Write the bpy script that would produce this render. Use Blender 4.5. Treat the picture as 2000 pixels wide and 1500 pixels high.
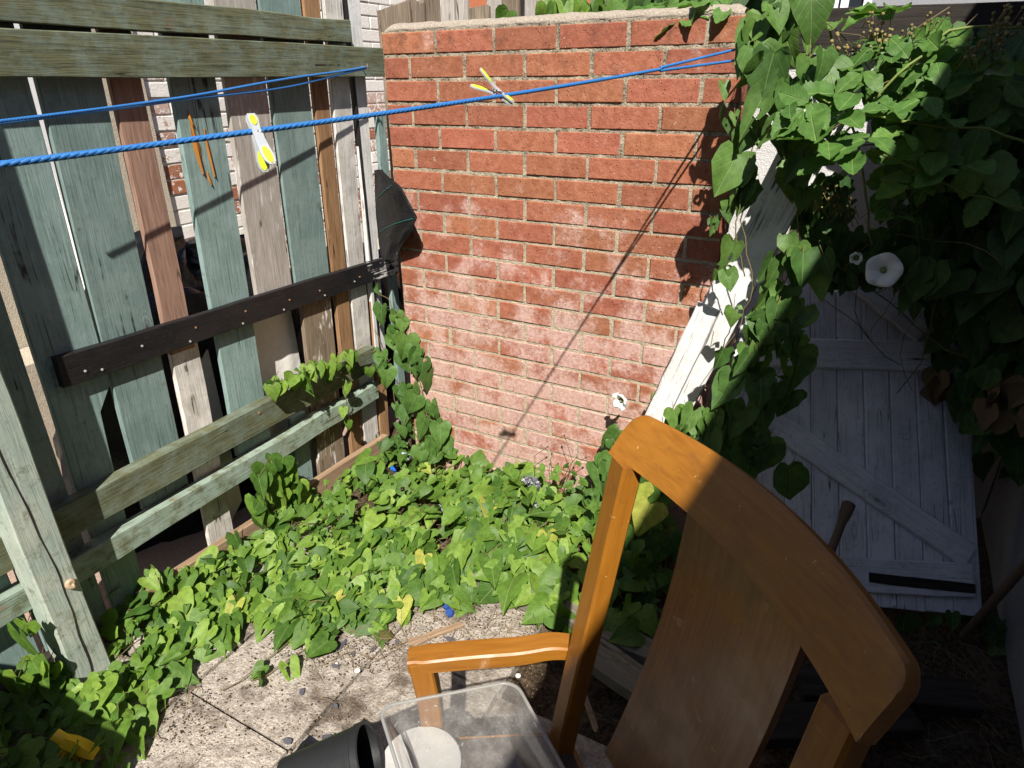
import bpy, math, random
import numpy as np
from mathutils import Vector, Matrix, noise
rnd = random.Random(7)
sc = bpy.context.scene
col = sc.collection
for o in list(bpy.data.objects): bpy.data.objects.remove(o)

# ------------------------------------------------------------------ camera
CAM = Vector((1.61321, -2.02538, 1.56916))
FPX = 1267.13                      # focal length in pixels of a 2000 px wide picture
ROT = Matrix(((0.8795, 0.4758, -0.0099), (0.1937, -0.3770, -0.9058), (-0.4347, 0.7947, -0.4237)))
cam = bpy.data.cameras.new('camera'); cam.sensor_width = 36; cam.lens = 36 * FPX / 2000
cam.clip_start = .02; cam.clip_end = 300
camo = bpy.data.objects.new('camera', cam); col.objects.link(camo)
rx, ry, rz = (Vector(r).normalized() for r in ROT)
camo.matrix_world = Matrix(((rx.x, -ry.x, -rz.x, CAM.x), (rx.y, -ry.y, -rz.y, CAM.y), (rx.z, -ry.z, -rz.z, CAM.z), (0, 0, 0, 1)))
sc.camera = camo
# ------------------------------------------------------------------ light
SUN = Vector((-1, 1.85, -2.4)).normalized()      # the way the light travels
w = bpy.data.worlds.new('World'); sc.world = w; w.use_nodes = True
nt = w.node_tree; bg = nt.nodes['Background']
sky = nt.nodes.new('ShaderNodeTexSky'); sky.sky_type = 'NISHITA'; sky.sun_disc = False; sky.air_density = .55; sky.dust_density = .4
sky.sun_elevation = math.asin(-SUN.z); sky.sun_rotation = math.atan2(-SUN.x, -SUN.y)
nt.links.new(sky.outputs[0], bg.inputs[0]); bg.inputs[1].default_value = .088
sl = bpy.data.lights.new('sun', 'SUN'); sl.energy = 5.0; sl.angle = math.radians(.55); sl.color = (1, .95, .87)
so = bpy.data.objects.new('sun', sl); col.objects.link(so)
so.rotation_euler = SUN.to_track_quat('-Z', 'Y').to_euler(); so.location = (4, -6, 8)
vs = sc.view_settings; vs.view_transform = 'Standard'; vs.look = 'None'; vs.gamma = 1; vs.exposure = .72
vs.use_curve_mapping = False
cy = sc.cycles; cy.max_bounces = 6; cy.diffuse_bounces = 3; cy.glossy_bounces = 2; cy.transmission_bounces = 4; cy.transparent_max_bounces = 8
cy.caustics_reflective = False; cy.caustics_refractive = False

# ------------------------------------------------------------------ helpers
def ray(px, py):
    return rx * ((px - 1000) / FPX) + ry * ((py - 750) / FPX) + rz
def atx(px, py, x): d = ray(px, py); return CAM + d * ((x - CAM.x) / d.x)
def aty(px, py, y): d = ray(px, py); return CAM + d * ((y - CAM.y) / d.y)
def atz(px, py, z): d = ray(px, py); return CAM + d * ((z - CAM.z) / d.z)
def V(*a): return Vector(a)

class MB:
    def __init__(s): s.v = []; s.f = []; s.uv = None
    def add(s, vs, fs):
        n = len(s.v); s.v += [tuple(v) for v in vs]; s.f += [tuple(i + n for i in f) for f in fs]
    def box(s, a, b):
        x0, y0, z0 = a; x1, y1, z1 = b
        s.add([(x0,y0,z0),(x1,y0,z0),(x1,y1,z0),(x0,y1,z0),(x0,y0,z1),(x1,y0,z1),(x1,y1,z1),(x0,y1,z1)],
              [(0,3,2,1),(4,5,6,7),(0,1,5,4),(1,2,6,5),(2,3,7,6),(3,0,4,7)])
    def cbox(s, a, b, c, jit=0, r=rnd):
        """box with chamfered edges: 24 vertices"""
        lo = a; hi = b; vs = []
        idx = {}
        for sx in (0, 1):
            for sy in (0, 1):
                for sz in (0, 1):
                    for ax in range(3):
                        p = [(lo, hi)[k][i] for i, k in enumerate((sx, sy, sz))]
                        for i, k in enumerate((sx, sy, sz)):
                            if i != ax: p[i] += (c if k == 0 else -c)
                        idx[(sx, sy, sz, ax)] = len(vs)
                        vs.append([q + r.uniform(-jit, jit) for q in p])
        fs = []
        for ax in range(3):
            u, v = [(1,2),(2,0),(0,1)][ax]
            for sd in (0, 1):
                def k(i, j):
                    t = [0,0,0]; t[ax] = sd; t[u] = i; t[v] = j; return idx[(*t, ax)]
                q = (k(0,0), k(1,0), k(1,1), k(0,1)); fs.append(q if sd else q[::-1])
            for i in (0, 1):
                for j in (0, 1):
                    t0 = [0,0,0]; t0[u] = i; t0[v] = j; t1 = list(t0); t1[ax] = 1
                    q = (idx[(*t0,u)], idx[(*t1,u)], idx[(*t1,v)], idx[(*t0,v)])
                    fs.append(q if (i == j) else q[::-1])
        for sx in (0,1):
            for sy in (0,1):
                for sz in (0,1):
                    q = tuple(idx[(sx,sy,sz,a)] for a in range(3)); fs.append(q if (sx+sy+sz) % 2 else q[::-1])
        s.add(vs, fs)
    def tube(s, pts, rad, n=6, cap=True):
        pts = [Vector(p) for p in pts]; m = len(pts)
        rs = rad if isinstance(rad, (list, tuple)) else [rad] * m
        up = None; base = len(s.v); vs = []; fs = []
        for i, p in enumerate(pts):
            t = (pts[min(i+1, m-1)] - pts[max(i-1, 0)])
            t = t.normalized() if t.length > 1e-9 else Vector((0,0,1))
            if up is None: up = t.orthogonal().normalized()
            up = (up - t * up.dot(t)); up = up.normalized() if up.length > 1e-6 else t.orthogonal().normalized()
            sd = t.cross(up)
            for k in range(n):
                a = 2 * math.pi * k / n; vs.append(p + (up * math.cos(a) + sd * math.sin(a)) * rs[i])
        for i in range(m - 1):
            for k in range(n):
                fs.append((i*n+k, i*n+(k+1) % n, (i+1)*n+(k+1) % n, (i+1)*n+k))
        if cap: fs.append(tuple(range(n))[::-1]); fs.append(tuple(range((m-1)*n, m*n)))
        s.add(vs, fs)
    def lathe(s, prof, n=24, M=Matrix()):
        vs = []; fs = []
        for (r, z) in prof:
            for k in range(n):
                a = 2*math.pi*k/n; vs.append(M @ Vector((r*math.cos(a), r*math.sin(a), z)))
        for i in range(len(prof)-1):
            for k in range(n): fs.append((i*n+k, i*n+(k+1) % n, (i+1)*n+(k+1) % n, (i+1)*n+k))
        s.add(vs, fs)
    def grid(s, fn, nu, nv, thick=None):
        vs = [fn(i/nu, j/nv) for j in range(nv+1) for i in range(nu+1)]
        s.add(vs, [(j*(nu+1)+i, j*(nu+1)+i+1, (j+1)*(nu+1)+i+1, (j+1)*(nu+1)+i) for j in range(nv) for i in range(nu)])
    def sweep(s, sections, cap=True):
        """sections: lists of the same number of points, joined in order"""
        n = len(sections[0]); vs = [p for q in sections for p in q]; fs = []
        for i in range(len(sections)-1):
            for k in range(n): fs.append((i*n+k, i*n+(k+1) % n, (i+1)*n+(k+1) % n, (i+1)*n+k))
        if cap: fs.append(tuple(range(n))[::-1]); m = len(sections)-1; fs.append(tuple(range(m*n, m*n+n)))
        s.add(vs, fs)
    def mesh(s, name, mat=None, smooth=False, ang=None):
        me = bpy.data.meshes.new(name); me.from_pydata([tuple(v) for v in s.v], [], s.f); me.validate()
        if mat:
            me.materials.append(mat)
        if smooth:
            me.polygons.foreach_set('use_smooth', [True]*len(me.polygons))
            if ang is not None: me.set_sharp_from_angle(angle=math.radians(ang))
        me.update(); return me

def link(name, data, parent=None, M=None):
    o = bpy.data.objects.new(name, data); col.objects.link(o)
    if M is not None: o.matrix_world = M
    if parent is not None:
        o.parent = parent
        o.matrix_local = parent['_inv'] @ M if False else (INV[parent.name] @ (M if M is not None else Matrix()))
    return o
INV = {}
def reg(o, M): INV[o.name] = M.inverted(); return o
def tag(o, label, cat, group=None, kind=None):
    if label: o['label'] = label
    if cat: o['category'] = cat
    if group: o['group'] = group
    if kind: o['kind'] = kind
    return o
def thing(name, label, cat, M=None, group=None, kind=None):
    """an Empty at the thing's base"""
    M = M if isinstance(M, Matrix) else Matrix.Translation(Vector(M or (0,0,0)))
    o = bpy.data.objects.new(name, None); o.empty_display_size = .05; col.objects.link(o); o.matrix_world = M
    reg(o, M); return tag(o, label, cat, group, kind)
def part(name, mb, mat, parent, M=None, smooth=False, ang=None):
    """a mesh part; mb in world coordinates unless M is given"""
    me = mb.mesh(name, mat, smooth, ang)
    M = M or Matrix()
    o = link(name, me, parent, M); reg(o, M); return o
def solo(name, mb, mat, label, cat, M=None, group=None, kind=None, smooth=False, ang=None):
    me = mb.mesh(name, mat, smooth, ang); M = M or Matrix()
    o = link(name, me, None, M); reg(o, M); return tag(o, label, cat, group, kind)
def struct(name, mb, mat, smooth=False):
    o = link(name, mb.mesh(name, mat, smooth), None, Matrix()); reg(o, Matrix()); o['kind'] = 'structure'; return o
def frame(pos, z, x=None):
    """matrix with local Z along z and local X as near x as possible"""
    z = Vector(z).normalized(); x = Vector(x) if x is not None else z.orthogonal()
    x = (x - z*x.dot(z)).normalized(); y = z.cross(x)
    return Matrix(((x.x, y.x, z.x, pos[0]), (x.y, y.y, z.y, pos[1]), (x.z, y.z, z.z, pos[2]), (0,0,0,1)))

# ------------------------------------------------------------------ materials
class NT:
    def __init__(s, name):
        s.m = bpy.data.materials.new(name); s.m.use_nodes = True; s.t = s.m.node_tree
        s.b = s.t.nodes['Principled BSDF']; s.out = s.t.nodes['Material Output']
    def n(s, typ, **kw):
        x = s.t.nodes.new(typ)
        for k, v in kw.items(): setattr(x, k, v)
        return x
    def l(s, a, b): s.t.links.new(a, b)
    def put(s, sock, v):
        if v is None: return
        if hasattr(v, 'is_output'): s.l(v, sock)
        else: sock.default_value = v
    def coord(s, kind='Object', scale=(1,1,1), rndoff=True):
        tc = s.n('ShaderNodeTexCoord'); mp = s.n('ShaderNodeMapping'); s.l(tc.outputs[kind], mp.inputs[0])
        mp.inputs['Scale'].default_value = scale
        if rndoff:
            oi = s.n('ShaderNodeObjectInfo'); mu = s.n('ShaderNodeVectorMath', operation='SCALE')
            mu.inputs[0].default_value = (37.1, 91.7, 53.3); s.l(oi.outputs['Random'], mu.inputs['Scale']); s.l(mu.outputs[0], mp.inputs['Location'])
        return mp.outputs[0]
    def rand(s): return s.n('ShaderNodeObjectInfo').outputs['Random']
    def noise(s, vec, scale, detail=6, rough=.6, dist=0):
        x = s.n('ShaderNodeTexNoise'); s.put(x.inputs['Vector'], vec); x.inputs['Scale'].default_value = scale
        x.inputs['Detail'].default_value = detail; x.inputs['Roughness'].default_value = rough; x.inputs['Distortion'].default_value = dist
        return x.outputs['Fac']
    def vor(s, vec, scale, feature='F1'):
        x = s.n('ShaderNodeTexVoronoi', feature=feature); s.put(x.inputs['Vector'], vec); x.inputs['Scale'].default_value = scale
        return x.outputs['Distance']
    def rng(s, v, a, b, c=0., d=1., smooth=True):
        x = s.n('ShaderNodeMapRange'); x.interpolation_type = 'SMOOTHSTEP' if smooth else 'LINEAR'
        s.put(x.inputs[0], v)
        for i, q in enumerate((a, b, c, d)): s.put(x.inputs[i+1], q)
        return x.outputs[0]
    def ramp(s, v, stops):
        x = s.n('ShaderNodeValToRGB'); s.put(x.inputs[0], v); e = x.color_ramp.elements
        while len(e) < len(stops): e.new(.5)
        for q, (p, c) in zip(e, stops): q.position = p; q.color = (*c, 1)
        return x.outputs[0]
    def mix(s, f, a, b, mode='MIX'):
        x = s.n('ShaderNodeMix', data_type='RGBA', blend_type=mode)
        s.put(x.inputs[0], f)
        for i, v in ((6, a), (7, b)):
            if isinstance(v, (tuple, list)) and len(v) == 3: v = (*v, 1)
            s.put(x.inputs[i], v)
        return x.outputs[2]
    def math(s, op, a, b=None, c=None):
        x = s.n('ShaderNodeMath', operation=op); s.put(x.inputs[0], a)
        if b is not None: s.put(x.inputs[1], b)
        if c is not None: s.put(x.inputs[2], c)
        return x.outputs[0]
    def sep(s, v):
        x = s.n('ShaderNodeSeparateXYZ'); s.l(v, x.inputs[0]); return x.outputs
    def bump(s, h, dist, strength=1., prev=None):
        x = s.n('ShaderNodeBump'); s.put(x.inputs['Height'], h); x.inputs['Distance'].default_value = dist; x.inputs['Strength'].default_value = strength
        if prev: s.l(prev, x.inputs['Normal'])
        return x.outputs[0]
    def fin(s, colr, rough=.8, normal=None, spec=.3, **kw):
        if isinstance(colr, (tuple, list)) and len(colr) == 3: colr = (*colr, 1)
        s.put(s.b.inputs['Base Color'], colr); s.put(s.b.inputs['Roughness'], rough)
        s.b.inputs['Specular IOR Level'].default_value = spec
        if normal: s.l(normal, s.b.inputs['Normal'])
        for k, v in kw.items(): s.put(s.b.inputs[k], v)
        return s.m

def wood(name, dark, light, paint=None, cover=.0, paint2=None, algae=0., grainscale=1., rough=.85, gloss=.2, bumpd=.0012, patch=7., vary=.35, scrape=.5):
    """weathered timber, grain along local Z; cover = share of the surface the paint still holds"""
    s = NT(name)
    g1 = s.coord(scale=(1, 1, .05)); fine = s.noise(g1, 150*grainscale, 3, .7, .4)
    g2 = s.coord(scale=(1, 1, .1)); wide = s.noise(g2, 38*grainscale, 3, .65, 1.2)
    iso = s.coord(); big = s.noise(iso, patch, 3, .65)
    grain = s.mix(.5, fine, wide)
    c = s.ramp(grain, [(.3, dark), (.5, tuple((a+b)/2 for a, b in zip(dark, light))), (.68, light)])
    if paint:
        p2 = paint2 or tuple(v*.72 for v in paint)
        pc = s.mix(s.rng(big, .35, .65), paint, p2)
        pc = s.mix(s.rng(fine, .52, .74, 0, .75), pc, tuple(v*.5 for v in paint)); fk = s.noise(iso, 75, 3, .7); pc = s.mix(s.rng(fk, .55, .68, 0, .5), pc, tuple(v*.55+.02 for v in paint))
        pc = s.mix(s.rng(fine, .46, .3, 0, .6), pc, tuple(min(.8, v*1.25) for v in paint))
        m = s.math('ADD', s.math('MULTIPLY', big, .6), s.math('ADD', s.math('MULTIPLY', wide, .5*scrape), s.math('MULTIPLY', fine, .3*scrape)))
        t = .33 + .48*cover + .1*scrape
        mask = s.rng(m, t-.04, t+.04, 1., 0.)
        c = s.mix(mask, c, pc)
    if algae:
        an = s.noise(iso, 17, 5, .75)
        al = s.rng(an, .62-.28*algae, .8-.2*algae)
        ac = s.mix(s.rng(fine, .4, .65), (.135, .13, .06), (.062, .064, .03))
        c = s.mix(s.math('MULTIPLY', al, .8), c, ac)
    kv = s.coord(scale=(1, 1, .38)); kd = s.vor(kv, 5.2)
    c = s.mix(s.rng(kd, .03, .08, .75, 0.), c, tuple(v*.45 for v in dark))
    c = s.mix(s.math('MULTIPLY', s.rng(kd, .05, .2, .35, 0.), s.rng(s.math('SINE', s.math('MULTIPLY', kd, 190.)), -.2, .8)), c, tuple(v*.5 for v in dark))
    cv = s.coord(scale=(1, 1, .035)); cn = s.math('ABSOLUTE', s.math('SUBTRACT', s.noise(cv, 24, 1, .5, .3), .5))
    cr = s.math('MULTIPLY', s.rng(cn, .002, .009, 1., 0.), s.rng(big, .45, .6))
    c = s.mix(s.math('MULTIPLY', cr, .85), c, tuple(v*.2 for v in dark))
    hv = s.n('ShaderNodeHueSaturation'); s.l(c, hv.inputs['Color']); s.put(hv.inputs['Value'], s.rng(s.rand(), 0, 1, 1-vary*.5, 1+vary*.5, False))
    nrm = s.bump(s.math('ADD', fine, s.math('MULTIPLY', wide, .6)), bumpd, 1.)
    return s.fin(hv.outputs[0], rough, nrm, gloss)

M = {}
M['green'] = wood('green_paint_wood', (.10,.075,.05), (.22,.17,.12), (.215,.295,.28), .9, (.165,.24,.225), .1, patch=9, scrape=.35, vary=.25)
M['green_pale'] = wood('pale_green_paint_wood', (.17,.13,.08), (.36,.29,.2), (.40,.44,.37), .8, (.32,.39,.34), .4, patch=8, scrape=.5, vary=.1)
M['mossy'] = wood('mossy_green_rail_wood', (.085,.066,.042), (.22,.18,.12), (.165,.20,.155), .45, (.125,.15,.11), .95, patch=11, scrape=.45, vary=.1)
M['mossy_pale'] = wood('mossy_pale_rail_wood', (.15,.12,.075), (.36,.3,.2), (.27,.34,.28), .62, (.22,.28,.22), .6, patch=12, scrape=.7, vary=.1)
M['brown'] = wood('bare_brown_wood', (.17,.085,.04), (.40,.24,.125), vary=.3)
M['redbrown'] = wood('red_brown_wood', (.17,.095,.07), (.40,.255,.19), vary=.15)
M['brownwhite'] = wood('brown_wood_with_white_paint', (.19,.10,.048), (.44,.27,.14), (.70,.66,.61), .42, (.50,.47,.43), 0, patch=10, scrape=.25, vary=.15)
M['peel'] = wood('peeling_white_wood', (.11,.08,.052), (.32,.25,.18), (.72,.68,.62), .5, (.6,.55,.5), 0, patch=10, scrape=1.25, vary=.12)
M['grey'] = wood('grey_weathered_wood', (.22,.195,.165), (.52,.48,.44), (.64,.62,.6), .35, (.54,.52,.49), 0, patch=6, scrape=1.0, vary=.2)
M['old'] = wood('old_fence_wood', (.085,.065,.045), (.28,.225,.17), vary=.5, bumpd=.003)
M['white'] = wood('white_painted_wood', (.14,.10,.07), (.3,.24,.18), (.72,.71,.69), .93, (.6,.59,.57), 0, patch=8, scrape=.45, vary=.08)
M['doorwhite'] = wood('white_door_paint', (.10,.08,.06), (.25,.2,.16), (.80,.81,.83), .85, (.66,.67,.69), .05, patch=8, scrape=.6, vary=.12)
M['black'] = wood('black_painted_wood', (.10,.07,.05), (.2,.15,.11), (.010,.0095,.0105), 1.0, (.017,.015,.016), 0, patch=10, scrape=.3, rough=.5, gloss=.3, vary=.1)
M['blackend'] = wood('black_and_white_painted_wood', (.42,.39,.36), (.75,.73,.7), (.014,.013,.014), .42, (.02,.018,.018), 0, patch=9, scrape=.8, rough=.6, vary=.1)
M['gravel'] = wood('bare_sawn_wood', (.16,.10,.06), (.36,.25,.16), vary=.2, algae=.15)
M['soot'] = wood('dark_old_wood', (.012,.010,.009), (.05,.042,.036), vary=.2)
M['plank_ground'] = wood('damp_grey_plank_wood', (.11,.10,.07), (.26,.24,.19), algae=.35, vary=.1)

def plain(name, c, rough=.5, spec=.4, bumpscale=0, bumpd=.001, vary=0, **kw):
    s = NT(name); iso = s.coord(); nz = s.noise(iso, 40, 4)
    cc = s.mix(nz, tuple(v*(1-.18) for v in c), tuple(min(1, v*1.15) for v in c))
    if vary:
        hv = s.n('ShaderNodeHueSaturation'); s.l(cc, hv.inputs['Color']); s.put(hv.inputs['Value'], s.rng(s.rand(), 0, 1, 1-vary, 1+vary, False)); cc = hv.outputs[0]
    nr = s.bump(s.noise(iso, bumpscale, 4), bumpd) if bumpscale else None
    return s.fin(cc, rough, nr, spec, **kw)

def varnish():
    s = NT('varnished_wood')
    g = s.coord(scale=(1, 1, .06)); f = s.noise(g, 160, 5, .6, .5); wv = s.noise(g, 30, 3, .6, 1.5)
    c = s.ramp(s.mix(.45, f, wv), [(.25, (.19,.068,.007)), (.5, (.285,.110,.011)), (.75, (.36,.148,.017))])
    iso = s.coord(); sc_ = s.rng(s.noise(iso, 120, 3, .7), .72, .78)
    c = s.mix(s.math('MULTIPLY', sc_, .4), c, (.6, .4, .2)); wr = s.noise(iso, 11, 5, .7); c = s.mix(s.rng(wr, .52, .7, 0, .55), c, (.16,.062,.018))
    sx = s.coord(scale=(1, .15, 1)); c = s.mix(s.rng(s.noise(sx, 140, 2, .5), .71, .75, 0, .45), c, (.62,.42,.22))
    return s.fin(c, s.rng(s.noise(iso, 14, 4), .3, .7, .32, .46), s.bump(f, .0002), .5)
M['varnish'] = varnish()
def varnish_worn():
    s = NT('worn_varnished_splat')
    g = s.coord(scale=(1, 1, .05)); f = s.noise(g, 120, 5, .6, .5); iso = s.coord()
    c = s.ramp(f, [(.3, (.14,.055,.014)), (.7, (.26,.112,.028))])
    c = s.mix(s.rng(s.noise(iso, 9, 5, .7), .45, .7, 0, .5), c, (.085,.055,.028))
    st = s.coord(scale=(1, .2, .35)); c = s.mix(s.rng(s.noise(st, 110, 2, .5), .7, .76, 0, .5), c, (.4,.3,.2))
    return s.fin(c, s.rng(s.noise(iso, 12, 3), .3, .7, .24, .4), s.bump(s.noise(iso, 80, 3), .0003), .55)
M['splat'] = varnish_worn()

def brickmat(name, white=False):
    s = NT(name)
    g = s.coord('Object'); wpos = s.n('ShaderNodeNewGeometry').outputs['Position']
    r = s.rand()
    n1 = s.noise(g, 38, 4, .7); n2 = s.noise(g, 120, 3, .65); n3 = s.noise(g, 9, 3)
    c = s.mix(s.rng(n1, .3, .7), (.26,.086,.047), (.375,.148,.088))
    c = s.mix(s.rng(n3, .35, .75, 0, .5), c, (.32,.108,.058))
    hv = s.n('ShaderNodeHueSaturation'); s.l(c, hv.inputs['Color']); s.put(hv.inputs['Value'], s.rng(r, 0, 1, .88, 1.14, False))
    s.put(hv.inputs['Hue'], s.rng(s.math('FRACT', s.math('MULTIPLY', r, 7.3)), 0, 1, .493, .508, False)); c = hv.outputs[0]
    c = s.mix(s.rng(n2, .6, .75, 0, .4), c, (.5, .27, .18)); c = s.mix(s.rng(n2, .4, .26, 0, .4), c, (.15,.05,.03))
    pit = s.rng(s.vor(g, 115), .10, .26, 1, 0); pm = s.rng(s.noise(g, 30, 2), .47, .6)
    pits = s.math('MULTIPLY', pit, pm)
    z = s.sep(wpos)[2]
    if not white:
        # white salt bloom, strongest low on the wall and in streaks under the joints
        low = s.rng(z, .5, 1.55, .19, -.045); ef = s.noise(wpos, 7.5, 5, .62)
        ed = s.noise(wpos, 75, 4, .7)
        ef = s.math('ADD', s.math('MULTIPLY', ef, .85), s.math('MULTIPLY', ed, .17))
        e = s.rng(s.math('ADD', ef, low), .56, .74)
        c = s.mix(s.math('MULTIPLY', e, s.rng(ed, .3, .7, .35, .75)), c, (.64, .48, .43))
        mp = s.n('ShaderNodeMapping'); s.l(wpos, mp.inputs[0]); mp.inputs['Scale'].default_value = (1, 1, .3)
        stk = s.rng(s.noise(mp.outputs[0], 10, 3), .63, .74); stk = s.math('MULTIPLY', stk, s.rng(z, 1.2, 1.55)); stk = s.math('MULTIPLY', stk, s.rng(z, 1.68, 1.62))
        c = s.mix(s.math('MULTIPLY', stk, .45), c, (.5, .44, .42))
        top = s.rng(z, 1.45, 1.72); c = s.mix(s.math('MULTIPLY', s.rng(s.noise(wpos, 18, 5, .7), .48, .7), s.math('MULTIPLY', top, .6)), c, (.07,.045,.035))
        c = s.mix(s.math('MULTIPLY', pits, .85), c, (.045,.02,.014))
        fl = s.rng(s.vor(g, 100), .08, .2, 1, 0); fl = s.math('MULTIPLY', fl, s.rng(s.noise(wpos, 45, 2), .58, .66))
        c = s.mix(s.math('MULTIPLY', fl, .7), c, (.72,.66,.6))
    else:
        m = s.rng(s.math('ADD', s.math('MULTIPLY', n1, .7), s.math('MULTIPLY', s.math('FRACT', s.math('MULTIPLY', r, 3.7)), .42)), .66, .72)
        m = s.math('MULTIPLY', m, s.rng(z, 1.75, 1.2, .25, 1.))
        c = s.mix(m, (.74,.71,.66), c)
        c = s.mix(s.rng(s.noise(g, 20, 4), .5, .8, 0, .35), c, (.5,.42,.34))
    return s.fin(c, .88, s.bump(s.math('SUBTRACT', n2, pits), .0022), .2)
M['brick'] = brickmat('red_brick'); M['whitebrick'] = brickmat('white_painted_brick', True)

def mortar(name, a, b, dark=True):
    s = NT(name); wp = s.n('ShaderNodeNewGeometry').outputs['Position']
    n1 = s.noise(wp, 190, 4, .7); n2 = s.noise(wp, 14, 4, .65); z = s.sep(wp)[2]
    c = s.mix(s.rng(n1, .3, .7), a, b)
    if dark:
        d = s.math('MULTIPLY', s.rng(n2, .36, .6), s.rng(z, .75, 1.55, .1, 1.))
        c = s.mix(s.math('MULTIPLY', d, s.rng(n1, .35, .55, 1, .45)), c, (.052,.045,.032))
        ms = s.math('MULTIPLY', s.rng(s.noise(wp, 9, 3), .62, .7), s.rng(n1, .4, .6)); c = s.mix(s.math('MULTIPLY', ms, .7), c, (.13,.10,.02))
    return s.fin(c, .95, s.bump(n1, .006), .15)
M['mortar'] = mortar('sandy_mortar', (.38,.315,.22), (.60,.51,.38))
M['mortarwhite'] = mortar('white_painted_mortar', (.6,.57,.52), (.72,.69,.63), False)
M['coping'] = mortar('weathered_cement', (.30,.25,.2), (.5,.43,.35), False)
M['render'] = mortar('pebbledash', (.40,.34,.26), (.62,.56,.46), False)
M['whitewall'] = mortar('whitewashed_render', (.6,.59,.58), (.74,.73,.72), False)
M['greywall'] = mortar('grey_whitewashed_render', (.24,.24,.25), (.36,.36,.37), False)  # the whitewashed render in a darker, even grey

def slabmat():
    s = NT('riven_concrete_slab'); wp = s.n('ShaderNodeNewGeometry').outputs['Position']; g = s.coord()
    n1 = s.noise(wp, 150, 3, .75); n2 = s.noise(wp, 26, 5, .72); n3 = s.noise(wp, 5.5, 5, .68)
    c = s.mix(s.rng(n1, .34, .66), (.33,.285,.24), (.55,.49,.42))
    c = s.mix(s.rng(n2, .42, .64, 0, .75), c, (.24,.205,.17))
    c = s.mix(s.rng(n3, .49, .66, 0, .85), c, (.085,.058,.04))
    agg = s.rng(s.vor(wp, 210), .04, .16, 1, 0); c = s.mix(s.math('MULTIPLY', agg, s.rng(s.noise(wp, 60, 2), .46, .56, 0, .35)), c, (.62,.56,.48))
    c = s.mix(s.rng(n2, .34, .22, 0, .5), c, (.09,.07,.055))
    hv = s.n('ShaderNodeHueSaturation'); s.l(c, hv.inputs['Color']); s.put(hv.inputs['Value'], s.rng(s.rand(), 0, 1, .9, 1.1, False))
    nr = s.bump(s.math('ADD', s.math('MULTIPLY', n2, 1.6), s.math('MULTIPLY', n1, .6)), .010, 1.)
    return s.fin(hv.outputs[0], .93, nr, .15)
M['slab'] = slabmat()
def soil():
    s = NT('damp_soil'); wp = s.n('ShaderNodeNewGeometry').outputs['Position']
    n1 = s.noise(wp, 90, 5, .7); n2 = s.noise(wp, 12, 5, .6)
    c = s.mix(s.rng(n1, .35, .68), (.03,.02,.013), (.13,.09,.055)); c = s.mix(s.rng(n2, .5, .7, 0, .6), c, (.19,.145,.1))
    return s.fin(c, .95, s.bump(n1, .012), .1)
M['soil'] = soil()
M['path'] = mortar('pink_concrete', (.33,.22,.17), (.5,.37,.30), False)

def leafmat(name, hues, vein=(.26,.36,.10), trans=.3, ribs=4., slope=1.3, gloss=.35, latk=.22):
    s = NT(name)
    tc = s.n('ShaderNodeUVMap'); xy = s.sep(tc.outputs[0])
    x = s.math('ABSOLUTE', s.math('SUBTRACT', xy[0], .5)); y = xy[1]
    at = s.n('ShaderNodeAttribute'); at.attribute_name = 'leafrand'
    r = s.math('FRACT', s.math('ADD', s.rand(), at.outputs['Fac']))
    c = s.ramp(r, hues)
    obj = s.coord('UV'); bl = s.noise(obj, 5, 4, .6)
    hv = s.n('ShaderNodeHueSaturation'); s.l(c, hv.inputs['Color']); s.put(hv.inputs['Value'], s.rng(bl, .3, .7, .8, 1.2)); c = hv.outputs[0]
    mid = s.rng(x, .006, .022, 1, 0)
    fr = s.math('FRACT', s.math('MULTIPLY', s.math('SUBTRACT', y, s.math('MULTIPLY', x, slope)), ribs))
    lat = s.rng(s.math('ABSOLUTE', s.math('SUBTRACT', fr, .5)), .02, .09, 1, 0)
    v = s.math('MAXIMUM', mid, s.math('MULTIPLY', lat, latk))
    c = s.mix(s.math('MULTIPLY', v, .5), c, vein)
    br = s.rng(s.noise(obj, 14, 4, .7), .7, .76, 0, .7); c = s.mix(br, c, (.16,.10,.03))
    nr = s.bump(s.math('MULTIPLY', v, -1.), .0022, .6)
    s.fin(c, .52, nr, gloss)
    tr = s.n('ShaderNodeBsdfTranslucent'); s.l(s.mix(1., c, (1.15, 1.3, .55), 'MULTIPLY'), tr.inputs[0])
    mx = s.n('ShaderNodeMixShader'); mx.inputs[0].default_value = trans
    s.l(s.b.outputs[0], mx.inputs[1]); s.l(tr.outputs[0], mx.inputs[2]); s.l(mx.outputs[0], s.out.inputs[0])
    return s.m
M['leaf'] = leafmat('bindweed_leaf', [(0, (.045,.11,.017)), (.25, (.078,.16,.022)), (.6, (.12,.22,.029)), (.85, (.18,.29,.042)), (.95, (.21,.32,.05)), (1, (.065,.14,.017))])
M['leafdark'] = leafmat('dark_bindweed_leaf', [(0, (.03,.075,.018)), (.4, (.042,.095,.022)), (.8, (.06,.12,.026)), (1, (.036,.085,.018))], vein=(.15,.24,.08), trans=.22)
M['leafmid'] = leafmat('mid_green_bindweed_leaf', [(0, (.045,.105,.022)), (.3, (.062,.135,.027)), (.6, (.082,.165,.032)), (.85, (.11,.2,.04)), (1, (.055,.12,.022))], vein=(.2,.3,.1), trans=.2)
M['bramble'] = leafmat('bramble_leaf', [(0, (.060,.14,.028)), (.4, (.085,.185,.036)), (.8, (.12,.23,.045)), (1, (.07,.15,.028))], ribs=9., slope=.9, trans=.25, latk=.5)
M['yellowleaf'] = leafmat('yellowed_leaf', [(0, (.32,.34,.06)), (.5, (.42,.42,.09)), (1, (.26,.32,.05))], vein=(.12,.26,.04))
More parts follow.
